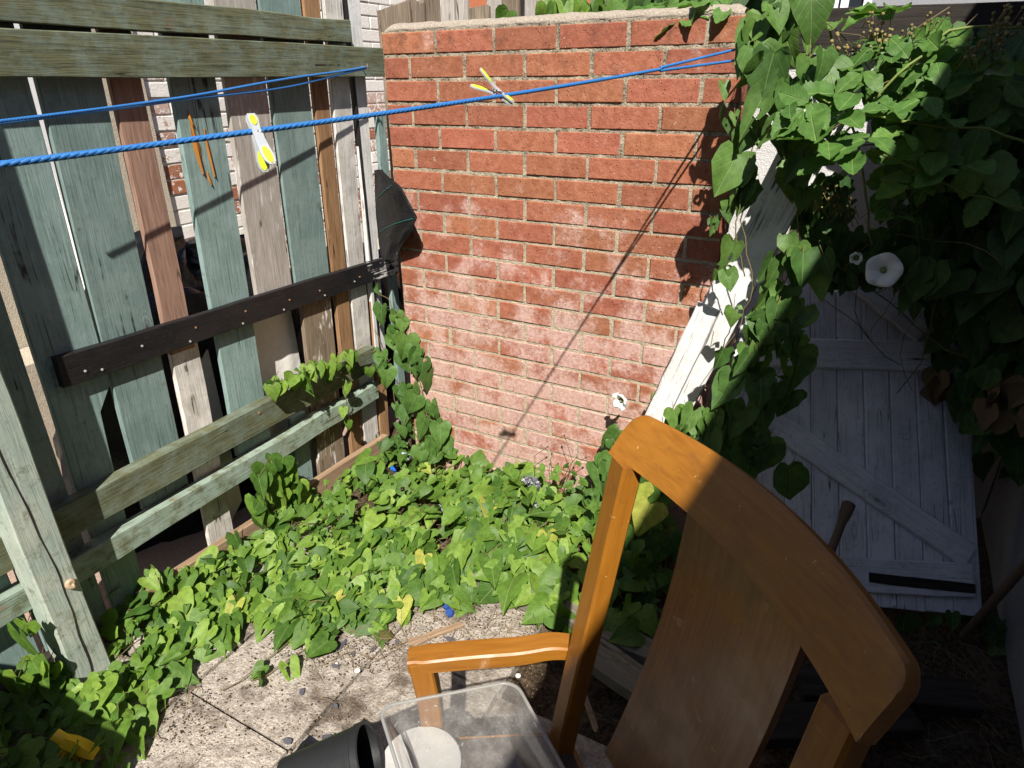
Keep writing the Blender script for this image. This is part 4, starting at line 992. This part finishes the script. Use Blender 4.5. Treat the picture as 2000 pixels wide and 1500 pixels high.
# ================================================================== ROPES AND PEGS
def twisted(m, path, rad, strands=4, pitch=.034):
    pts = []; L = 0
    n = len(path)
    for k in range(strands):
        out = []; L = 0
        for i, p in enumerate(path):
            p = Vector(p)
            if i: L += (p-Vector(path[i-1])).length
            t = (Vector(path[min(i+1, n-1)])-Vector(path[max(i-1, 0)])).normalized(); u = t.cross(V(0,0,1)).normalized(); v = u.cross(t)
            a = 2*math.pi*(L/pitch + k/strands); out.append(p + (u*math.cos(a)+v*math.sin(a))*rad*.32)
        m.tube(out, rad*.68, 6)
def line(a, b, n, sag=.0): return [Vector(a).lerp(Vector(b), i/n) + V(0, 0, -sag*4*(i/n)*(1-i/n)) for i in range(n+1)]
def pix_depth(px, py, Z): return CAM + ray(px, py)*Z
A2 = V(1.2375, -.10, 1.632); L2 = pix_depth(-60, 329, .60); d2 = (L2-A2)
rp = thing('washing_line', 'lower blue washing line with two pegs, tied by the leaves', 'rope', A2)
m = MB(); J = A2 + d2*.24 + V(0,0,-.012)
main = line(J, L2, 420, .006); twisted(m, main, .0036)
part('rope', m, M['rope'], rp, smooth=True)
m = MB(); twisted(m, line(A2+V(0,0,.006), J+V(0,.001,.003), 120, 0), .0033); part('rope_end', m, M['rope'], rp, smooth=True)
m = MB(); twisted(m, line(A2+V(.01,-.005,-.02), J+V(0,-.001,-.003), 120, .0), .0033); part('rope_end', m, M['rope'], rp, smooth=True)
m = MB(); m.tube([A2+V(.03,.07,.0), A2+V(.01,.02,0), A2+V(-.002,0,0), A2+V(.0,-.006,-.014), A2+V(.014,-.004,-.02)], .0028, 8); part('hook', m, M['steel'], rp, smooth=True)
# upper doubled line to the fence rail
h1 = atx(715, 132, -.178); L1 = pix_depth(-40, 243, 1.385); d1 = L1-h1
rp1 = thing('washing_line', 'upper doubled blue washing line hooked on the fence rail', 'rope', h1)
for k, (dz, dx) in enumerate(((.010, .004), (-.014, -.003))):
    m = MB(); n = 300; pth = []
    for i in range(n+1):
        t = i/n; sp = (.2+.8*math.sin(math.pi*min(1, t*1.6)*.9)**2)*(1 if t < .3 else max(.6, 1-(t-.3)*.8))
        pth.append(h1 + d1*t + V(dx*sp, -dx*sp, dz*sp - .010*4*t*(1-t)))
    twisted(m, pth, .0041); part('rope', m, M['rope'], rp1, smooth=True)
m = MB(); m.tube([h1+V(-.03,.0,.004), h1+V(.0,.0,.002), h1+V(.01,-.001,-.003), h1+V(.008,-.002,.012)], .0022, 8); part('hook', m, M['rust'], rp1, smooth=True)
def ropept(px):
    best = min(main, key=lambda p: abs((lambda c: 1000+FPX*c[0]/c[2])((rx.dot(p-CAM), ry.dot(p-CAM), rz.dot(p-CAM))) - px)); return best
def peg(label, pos, along, wide, scale=1., jaw=.33):
    """along: jaws-to-grip direction; the two arms open in the 'wide' direction"""
    Mx = frame(pos, along, wide)          # local Z = from jaw to grip, local X = opening direction
    t = thing('clothes_peg', label, 'clothes peg', Mx, 'clothes pegs on the washing line'); s = scale
    for sg in (1, -1):
        prof = [(-.036, .006, .004), (-.028, .0085, .0045), (-.014, .0065, .005), (-.004, .0075, .0055), (.006, .008, .0065), (.018, .0085, .0095), (.030, .0095, .0135), (.040, .0085, .0165), (.047, .004, .0185)]
        m = MB(); secs = []
        for z, hw, xo in prof:
            th = .0026; secs.append([Mx @ (V(sg*(xo-th), -hw, z)*s), Mx @ (V(sg*(xo-th), hw, z)*s), Mx @ (V(sg*(xo), hw, z)*s), Mx @ (V(sg*xo, -hw, z)*s)])
        m.sweep(secs); part('arm', m, M['pegclear'], t, smooth=True, ang=40)
        for z0, z1, hwm in ((.016, .045, .0068), (-.034, -.018, .0056)):
            m = MB(); secs = []
            for k in range(9):
                q = k/8; z = z0+(z1-z0)*q; hw = hwm*math.sqrt(max(.02, 1-(2*q-1)**2))
                xo = np.interp(z, [p[0] for p in prof], [p[2] for p in prof])
                secs.append([Mx @ (V(sg*(xo-.0036), -hw, z)*s), Mx @ (V(sg*(xo-.0036), hw, z)*s), Mx @ (V(sg*(xo+.0012), hw*.9, z)*s), Mx @ (V(sg*(xo+.0012), -hw*.9, z)*s)])
            m.sweep(secs); part('grip_pad', m, M['pegyellow'], t, smooth=True, ang=40)
    m = MB(); m.tube([Mx @ (V(.003*math.cos(a), -.009+.0006*a, .004+.003*math.sin(a))*s) for a in np.linspace(0, 6*math.pi, 60)], .0008*s, 5)
    m.tube([Mx @ (V(.0045, -.009, .004)*s), Mx @ (V(.007, -.009, -.006)*s), Mx @ (V(.0065, .0, -.009)*s)], .0008*s, 5)
    part('spring', m, M['steel'], t, smooth=True)
p1 = ropept(503); dd = rz
g1 = (rx*.30 + ry*.95 + rz*.1); peg('yellow green peg hanging in front of the grey board', p1 + g1.normalized()*.010 - rz*.004, g1, rx*.62 - ry*.1 - rz*.78, .8)
p2 = ropept(985)
g2 = (-rx*.78 - ry*.42 - rz*.3); peg('yellow green peg tipped up in front of the bricks', p2 + g2.normalized()*.016 + ry*.004, g2, rx*.25 - ry*.72 - rz*.6, .9)

# ================================================================== CHAIR
yaw = -.757; cw = V(math.cos(yaw), math.sin(yaw), 0); cb = V(-math.sin(yaw), math.cos(yaw), 0); cz = V(0,0,1)
CL = V(1.36, -1.15, 1.104); CW = .50; rk = .588; prk = .158
ch = thing('armchair', 'varnished orange brown wooden armchair with broad curved back', 'chair', (1.33, -1.5, 0))
def crest_pt(t, s, off=0.):
    """t along the chord, s = distance down the face, off = out of the face towards the back"""
    U = CL + cw*(t*CW) + cb*(.045*4*t*(1-t)) + cz*(.004*4*t*(1-t)) - cz*(.0117*t)
    r = cz*math.cos(rk)+cb*math.sin(rk); nb = cb*math.cos(rk) - cz*math.sin(rk)
    return U - r*s + nb*off
m = MB(); secs = []
for i in range(37):
    t = -.012+1.024*(1-math.cos(math.pi*i/36))/2
    e = min(t+.012, 1.012-t); rr = min(1, math.sqrt(max(0, 1-(1-min(1, e/.035))**2)) if e < .035 else 1)
    top = .020*(1-rr)
    h = .083 + .008*math.sin(math.pi*min(1, max(0, t)))
    T = .030
    secs.append([crest_pt(t, h, 0), crest_pt(t, h*.5, -.0005), crest_pt(t, .012+top, 0), crest_pt(t, .004+top, .002), crest_pt(t, .0+top, .007), crest_pt(t, .0+top, T-.006), crest_pt(t, .005+top, T), crest_pt(t, h-.002, T), crest_pt(t, h+.001, T*.5)])
m.sweep(secs)
def mat_grain_frame(o, M_): return o
Mc = frame(CL, cw, cb)
def localpart(name, mb, mat, parent, Mx, **kw):
    inv = Mx.inverted(); mb.v = [tuple(inv @ Vector(p)) for p in mb.v]; return part(name, mb, mat, parent, Mx, **kw)
localpart('crest_rail', m, M['varnish'], ch, Mc, smooth=True, ang=32)
q = cz*math.cos(prk)+cb*math.sin(prk)
def postbar(side):
    base = crest_pt(0.0 if side == 0 else 1.0, .083, 0)
    inn = cw if side == 0 else -cw
    m = MB(); secs = []
    for i in range(14):
        s = i/13*1.02; p = base - q*s if s < .62 else base - q*.62 - (cz*math.cos(.1) - cb*math.sin(.12))*(s-.62)
        W = .045; T = .036; c = .004
        a = p; pts = [(c,0),(W-c,0),(W,c),(W,T-c),(W-c,T),(c,T),(0,T-c),(0,c)]
        nb = cb
        secs.append([a + inn*x + nb*y for x, y in (pts if side == 0 else pts)])
        if p.z < .0: break
    m.sweep(secs); localpart('back_post', m, M['varnish'], ch, frame(base, q, cb), smooth=True, ang=32)
    return base
bL = postbar(0); bR = postbar(1)
# splat
m = MB(); secs = []
for i in range(13):
    s = i/12
    ta, tb = .30 - .02*s, .78 - .06*s
    row = []
    for k in range(9):
        t = ta+(tb-ta)*k/8; p0 = crest_pt(t, .078, .008); p1 = bL - q*.50 + cw*(CW*t) + cb*(.03*4*t*(1-t)+.004) + cz*.0
        p = p0.lerp(p1, s) + cb*(.02*math.sin(math.pi*s)); row.append(p)
    secs.append(row + [p + cb*.012 for p in row[::-1]])
m.sweep(secs); localpart('splat', m, M['splat'], ch, frame(crest_pt(.5, .3, 0), q, cb), smooth=True, ang=40)
# arms
def arm(side):
    sg = 1 if side == 0 else -1
    base = bL if side == 0 else bR; out = -cw*sg
    ar0 = bL - q*.408
    back = V(1.286, -1.200, .628); frt = V(1.028, -1.362, .628)
    if side == 1:
        mid = bL.lerp(bR, .5)
        def mir(p): d = p-mid; return p - cw*(2*d.dot(cw))
        back, frt = mir(back), mir(frt)
    ax = (frt-back).normalized(); sd = ax.cross(cz).normalized()*(1 if side == 0 else -1)
    if sd.dot(out) < 0: sd = -sd
    L = (frt-back).length; m = MB(); secs = []
    for i in range(23):
        t = i/22; zc = .006*math.sin(math.pi*t) - .004*t + (.010*math.exp(-((t-.13)/.14)**2)); bend = .028*max(0, (.35-t)/.35)**1.5
        hw = .021 + .002*t; th = .030 + .004*math.sin(math.pi*t)
        p = back + ax*(L*t) + cz*zc - sd*bend*.0
        e = 1 if t < .95 else .86
        c = .0035
        secs.append([p+sd*(hw*e-c)+cz*0, p+sd*hw*e-cz*c, p+sd*hw*e-cz*(th-c), p+sd*(hw*e-c)-cz*th, p-sd*(hw*e-c)-cz*th, p-sd*hw*e-cz*(th-c), p-sd*hw*e-cz*c, p-sd*(hw*e-c)+cz*0])
    m.sweep(secs); localpart('arm_rest', m, M['varnish'], ch, frame(back, ax, cz), smooth=True, ang=32)
    m = MB(); secs = []
    foot = V(frt.x, frt.y, 0)
    for i in range(16):
        t = i/15; z = frt.z - .012 - t*(frt.z-.012)
        p = V(frt.x, frt.y, z) - ax*.022 + ax*(-.012*math.sin(math.pi*min(1, t*1.9))) ; hw = .0225; c = .0035; d = .021
        secs.append([p+sd*(hw-c)+ax*d, p+sd*hw+ax*(d-c), p+sd*hw-ax*(d-c), p+sd*(hw-c)-ax*d, p-sd*(hw-c)-ax*d, p-sd*hw-ax*(d-c), p-sd*hw+ax*(d-c), p-sd*(hw-c)+ax*d])
    m.sweep(secs); localpart('front_leg', m, M['varnish'], ch, frame(frt, cz, sd), smooth=True, ang=32)
    return back, frt
ab, af = arm(0); ab2, af2 = arm(1)
zs = .415
c1 = V(1.285, -1.23, zs); c2 = V(1.03, -1.385, zs); mid = bL.lerp(bR, .5)
mir = lambda p: p - cw*(2*(p-mid).dot(cw))
c3, c4 = mir(c2), mir(c1)
m = MB()
def seat(u, v):
    a = c1.lerp(c2, v); b = c4.lerp(c3, v); p = a.lerp(b, u); p.z = zs + .03*(1-(2*u-1)**4)*(1-(2*v-1)**4); return p
m.grid(seat, 24, 24); m.grid(lambda u, v: seat(1-u, v)*1 - V(0,0,.06), 24, 24)
part('seat_pad', m, M['seat'], ch, smooth=True)
for a, b in ((c1, c2), (c2, c3), (c3, c4), (c4, c1)):
    o = plank('seat_rail', 'brown', ch, V(a.x, a.y, zs-.035), V(b.x, b.y, zs-.035), (b-a).cross(cz), .06, .022, seg=4); o.data.materials[0] = M['varnish']

# plate, clear box, pot and bag on the seat
BZ = .56
bx_o = V(1.01, -1.435, BZ); ex = V(.19, .165, 0); ey = V(.20, -.15, 0)     # rim corner and edges
bxM = V(0,0,0)
def rr_loop(inset, z, rad, n=6):
    pts = []
    o = bx_o; Lx = ex.length; Ly = ey.length; ux = ex.normalized(); uy = ey.normalized()
    for (cx, cy, a0) in ((rad, rad, math.pi), (Lx-rad-2*inset, rad, 1.5*math.pi), (Lx-rad-2*inset, Ly-rad-2*inset, 0), (rad, Ly-rad-2*inset, .5*math.pi)):
        for k in range(n+1):
            a = a0 + .5*math.pi*k/n; x = inset+cx+rad*math.cos(a); y = inset+cy+rad*math.sin(a)
            p = o + ux*x + uy*y; pts.append(V(p.x, p.y, z))
    return pts
lbox = thing('plastic_tray', 'scratched clear plastic tray lying on the chair seat', 'tray', (1.2, -1.42, zs+.03))
m = MB(); loops = [rr_loop(.0, BZ-.006, .028), rr_loop(-.001, BZ, .029), rr_loop(.006, BZ+.001, .024), rr_loop(.010, BZ-.004, .022), rr_loop(.034, zs+.05, .02), rr_loop(.044, zs+.044, .012)]
n = len(loops[0]); vs = [p for L in loops for p in L]; fs = []
for i in range(len(loops)-1):
    for k in range(n): fs.append((i*n+k, i*n+(k+1) % n, (i+1)*n+(k+1) % n, (i+1)*n+k))
fs.append(tuple(range((len(loops)-1)*n, len(loops)*n))); m.add(vs, fs)
part('tray_body', m, M['clear'], lbox, smooth=True, ang=40)
for zz, ins in ((BZ-.003, .001),):
    m = MB(); lp = rr_loop(ins, zz, .028); m.tube(lp + lp[:2], .0030, 6, False); part('tray_rim', m, M['clearrim'], lbox, smooth=True)
m = MB(); cpl = atz(822, 1490, .455); m.lathe([(0, .004), (.04, .004), (.048, .006), (.071, .012), (.073, .0105), (.05, 0), (0, 0)], 48, Matrix.Translation((cpl.x, cpl.y, .446)) @ Matrix.Rotation(.0, 4, 'X'))
solo('plate', m, M['plate'], 'white round plate under the clear plastic tray', 'plate', smooth=True, ang=40)
# debris inside tray
# black pot on its side
pc = atz(742, 1472, .50); axp = (V(-.74, -.52, -.28)).normalized(); Mp = frame(pc + V(.0, -.025, .022), axp)
pt_ = thing('flower_pot', 'black plastic plant pot lying on its side by the tray', 'plant pot', Mp)
m = MB(); m.lathe([(.052, .0), (.056, -.002), (.058, .0), (.0575, .012), (.055, .014), (.042, .15), (.0, .15), (.0, .146), (.039, .146), (.0525, .012), (.052, 0)], 40, Mp); part('pot_body', m, M['blackplastic'], pt_, smooth=True, ang=40)
m = MB(); pcb = atz(610, 1530, .40)
m.grid(lambda u, v: pcb + V(-.09+.18*u, -.08+.16*v, 0) + V(0, 0, .05*math.sin(math.pi*u)*math.sin(math.pi*v) + .02*noise.noise((u*6, v*6, 3)) - .02), 24, 24)
solo('plastic_bag', m, M['bag'], 'crumpled black plastic beside the plant pot', 'plastic bag', smooth=True)

# ================================================================== SMALL THINGS
# snail on the post
ps = atx(137, 1137, -.1185); Ms = frame(ps, (1,-.1,.1), (0,.3,1)); sn = thing('snail', 'small brown snail shell stuck on the green post', 'snail', Ms)
m = MB(); pts = []; rs_ = []
for i in range(70):
    a = i/69*5.2*math.pi; g = math.exp(.14*a); R_ = .0013*g; pts.append(Ms @ V(R_*math.cos(a)*.85, R_*math.sin(a)*.85, .005 + .006*(1-i/69))); rs_.append(.0011*g)
m.tube(pts, rs_, 10); part('shell', m, M['shell'], sn, smooth=True)
# yellow brush head
pb = atz(150, 1455, .10); Mb = Matrix.Translation(pb) @ Matrix.Rotation(math.radians(28), 4, 'Z') @ Matrix.Rotation(math.radians(28), 4, 'Y') @ Matrix.Rotation(math.radians(-25), 4, 'X') @ Matrix.Scale(.82, 4)
yb = thing('brush_head', 'yellow plastic brush head lying among the bindweed', 'brush', Mb)
m = MB(); secs = []
for x, hw, z0, z1 in ((-.045,.014,-.006,.014),(-.035,.017,-.01,.016),(-.01,.020,-.012,.018),(.02,.026,-.012,.012),(.05,.028,-.012,.004),(.062,.024,-.012,-.002)):
    secs.append([Mb @ V(x,-hw,z0), Mb @ V(x,hw,z0), Mb @ V(x,hw*.8,z1), Mb @ V(x,-hw*.8,z1)])
m.sweep(secs); part('block', m, M['yellow'], yb, smooth=True, ang=40)
m = MB(); Mk = Mb @ frame((-.04, 0, .004), (-1, 0, .25)); m.lathe([(.0, -.01), (.0165, -.01), (.0165, .03), (.015, .032), (.0125, .03), (.0125, .0), (0, 0)], 20, Mk); part('socket', m, M['yellow'], yb, smooth=True, ang=40)
m = MB(); rbz = random.Random(2)
for i in range(14):
    for j in range(7):
        p = V(-.028+i*.0066, -.021+j*.007, -.011); m.tube([Mb @ p, Mb @ (p+V(rbz.uniform(-.006, .006), rbz.uniform(-.006, .006), -.024))], .0014, 4)
bo = part('bristles', m, M['bristle'], yb); bo['kind'] = 'stuff'
# slate chips
rc = random.Random(77)
def chip(px, py, s, mat, label, cat, grp, name):
    p = atz(px, py, .006); m = MB(); n = rc.randrange(5, 8); ring = [(s*1.25*rc.uniform(.6, 1.1)*math.cos(2*math.pi*k/n+rc.uniform(-.3, .3)), s*.75*rc.uniform(.6, 1.1)*math.sin(2*math.pi*k/n)) for k in range(n)]
    h = .0018; s *= 1.25; R_ = rc.uniform(0, 6.3); Mx = Matrix.Translation(p) @ Matrix.Rotation(R_, 4, 'Z') @ Matrix.Rotation(rc.uniform(-.12, .12), 4, 'X')
    m.sweep([[Mx @ V(x, y, -.003) for x, y in ring], [Mx @ V(x*.97, y*.97, h) for x, y in ring]]); return solo(name, m, M[mat], label, cat, None, grp)
for px, py, s in ((590,1350,.012),(655,1300,.01),(660,1265,.014),(690,1275,.01),(672,1255,.012),(625,1262,.016),(730,1265,.011),(640,1440,.014),(562,1447,.012),(655,1378,.008),(775,1253,.012),(900,1340,.01),(880,1248,.014),(915,1250,.01),(840,1260,.008),(1010,1250,.016),(860,1230,.01),(395,1250,.012)):
    chip(px, py, s, 'slate', 'small dark slate chip lying on the concrete slabs', 'slate chip', 'slate chips scattered on the slabs', 'slate_chip')
for px, py, s, lab in ((698,1310,.010,'bleached white shell on the slab left of the chair arm'),(1012,1320,.009,'small white shell on the slab under the chair arm'),(657,1297,.006,'tiny pale shell by the slate chips')):
    p = atz(px, py, .004); m = MB(); m.lathe([(0,.004),(.4*s,.0045),(.8*s,.003),(s,0),(.7*s,.0015),(0,.001)], 12, Matrix.Translation(p)); solo('shell', m, M['whiteshell'], lab, 'shell', smooth=True)
for px, py, lab in ((872,1182,'blue bottle cap on the soil beside the upper leaves'),(878,1197,'second blue bottle cap, nearer the chair arm')):
    p = atz(px, py, .012); m = MB(); m.lathe([(0,.008),(.011,.008),(.0135,.005),(.0145,-.004),(.013,-.004),(.012,.003),(0,.005)], 20, Matrix.Translation(p) @ Matrix.Rotation(.5, 4, 'X')); solo('bottle_cap', m, M['bluecap'], lab, 'bottle cap', smooth=True, ang=40)
for a, b, Wd, lab in (((800,1255),(900,1220),.022,'split piece of pale wood lying on the slab'),((1142,1360),(1165,1428),.016,'dark wood offcut on the ground by the chair post'),((805,1262),(850,1240),.01,'thin sliver of wood on the slab')):
    o = plank('wood_offcut', 'gravel', None, atz(*a, .012), atz(*b, .012), (0,0,1), Wd, .012, seg=6, rag=(.01, .01), wob=.003); tag(o, lab, 'wood offcut')
p = atz(752, 1240, .01); m = MB(); m.grid(lambda u, v: p + V(.028*math.cos(6.283*u)*math.cos(1.57*v), .02*math.sin(6.283*u)*math.cos(1.57*v), .012*math.sin(1.57*v)) + V(0,0,1)*.004*noise.noise((u*9, v*5, 0)), 24, 8)
solo('moss_tuft', m, M['clod'], 'round tuft of brown moss on the slab joint', 'moss', smooth=True)
# crumpled wrappers among the leaves
def crumple(px, py, y, s, mat, label, seed):
    p = aty(px, py, y); m = MB()
    m.grid(lambda u, v: p + V((u-.5)*s, .25*s*noise.noise((u*5+seed, v*5, 1)), (v-.5)*s*.7) + V(noise.noise((u*7, v*7, seed))*s*.25, 0, noise.noise((u*6, v*6, seed+4))*s*.25), 16, 16)
    solo('plastic_wrapper', m, M[mat], label, 'wrapper', smooth=False)
crumple(1038, 945, -.12, .07, 'silverfilm', 'crumpled dark silvery wrapper at the foot of the bricks', 1)
crumple(1042, 985, -.16, .06, 'silverfilm', 'second silvery wrapper lower among the leaves', 2)
crumple(880, 995, -.30, .10, 'film', 'pale blue plastic film among the bindweed leaves', 3)
crumple(768, 915, -.10, .035, 'blueplastic', 'bright blue plastic scrap in the corner leaves', 4)
crumple(790, 890, -.06, .05, 'film', 'crumpled pale plastic in the fence corner', 5)
# rubble in the clearing: dry stems as litter
m = MB(); rl = random.Random(31)
def litter(n, px, py, L):
    for _ in range(n):
        p = atz(rl.uniform(*px), rl.uniform(*py), rl.uniform(.004, .02)); a = rl.uniform(0, 6.28); path = [p]
        for j in range(4): a += rl.uniform(-.5, .5); path.append(path[-1]+V(math.cos(a), math.sin(a), rl.uniform(-.05, .06))*L*rl.uniform(.15, .35))
        m.tube(path, rl.uniform(.0004, .0011), 4)
litter(60, (760, 1060), (1180, 1270), .09); litter(26, (560, 780), (1230, 1310), .08); litter(60, (820, 930), (1020, 1100), .08); litter(14, (600, 1000), (1300, 1480), .04); litter(12, (300, 420), (1330, 1480), .05); litter(60, (1000, 1200), (1000, 1180), .07); litter(90, (1650, 1950), (1230, 1480), .08); litter(50, (1130, 1350), (1280, 1480), .06)
tl = solo('dry_stems', m, M['twig'], 'dry stems and twigs littering the slabs', 'litter', kind='stuff')
m = MB()
for _ in range(1500):
    px, py = (rl.uniform(330, 1060), rl.uniform(1180, 1480)) if rl.random() < .7 else (rl.uniform(750, 1060), rl.uniform(1190, 1270))
    p = atz(px, py, .003); s = rl.uniform(.0008, .0032); m.lathe([(0, s), (s, 0), (0, -s*.5)], 5, Matrix.Translation(p) @ Matrix.Rotation(rl.uniform(0, 3), 4, 'X'))
gl = solo('grit', m, M['twig'], 'grit and crumbs scattered over the slabs', 'grit', kind='stuff')

m = MB()
for _ in range(2600):
    k = rl.random()
    px, py = (rl.gauss(920, 90), rl.gauss(1225, 26)) if k < .45 else ((rl.gauss(670, 70), rl.gauss(1275, 22)) if k < .7 else ((rl.gauss(350, 50), rl.gauss(1390, 45)) if k < .85 else (rl.uniform(400, 1050), rl.uniform(1240, 1480))))
    p = atz(px, py, .002)
    sz = rl.uniform(.0008, .0036); m.lathe([(0, sz*.8), (sz, 0), (0, -sz*.5)], 5, Matrix.Translation(p) @ Matrix.Rotation(rl.uniform(0, 3), 4, 'X'))
solo('soil_crumbs', m, M['soil'], 'dark soil crumbs strewn along the slab joints', 'soil', kind='stuff')
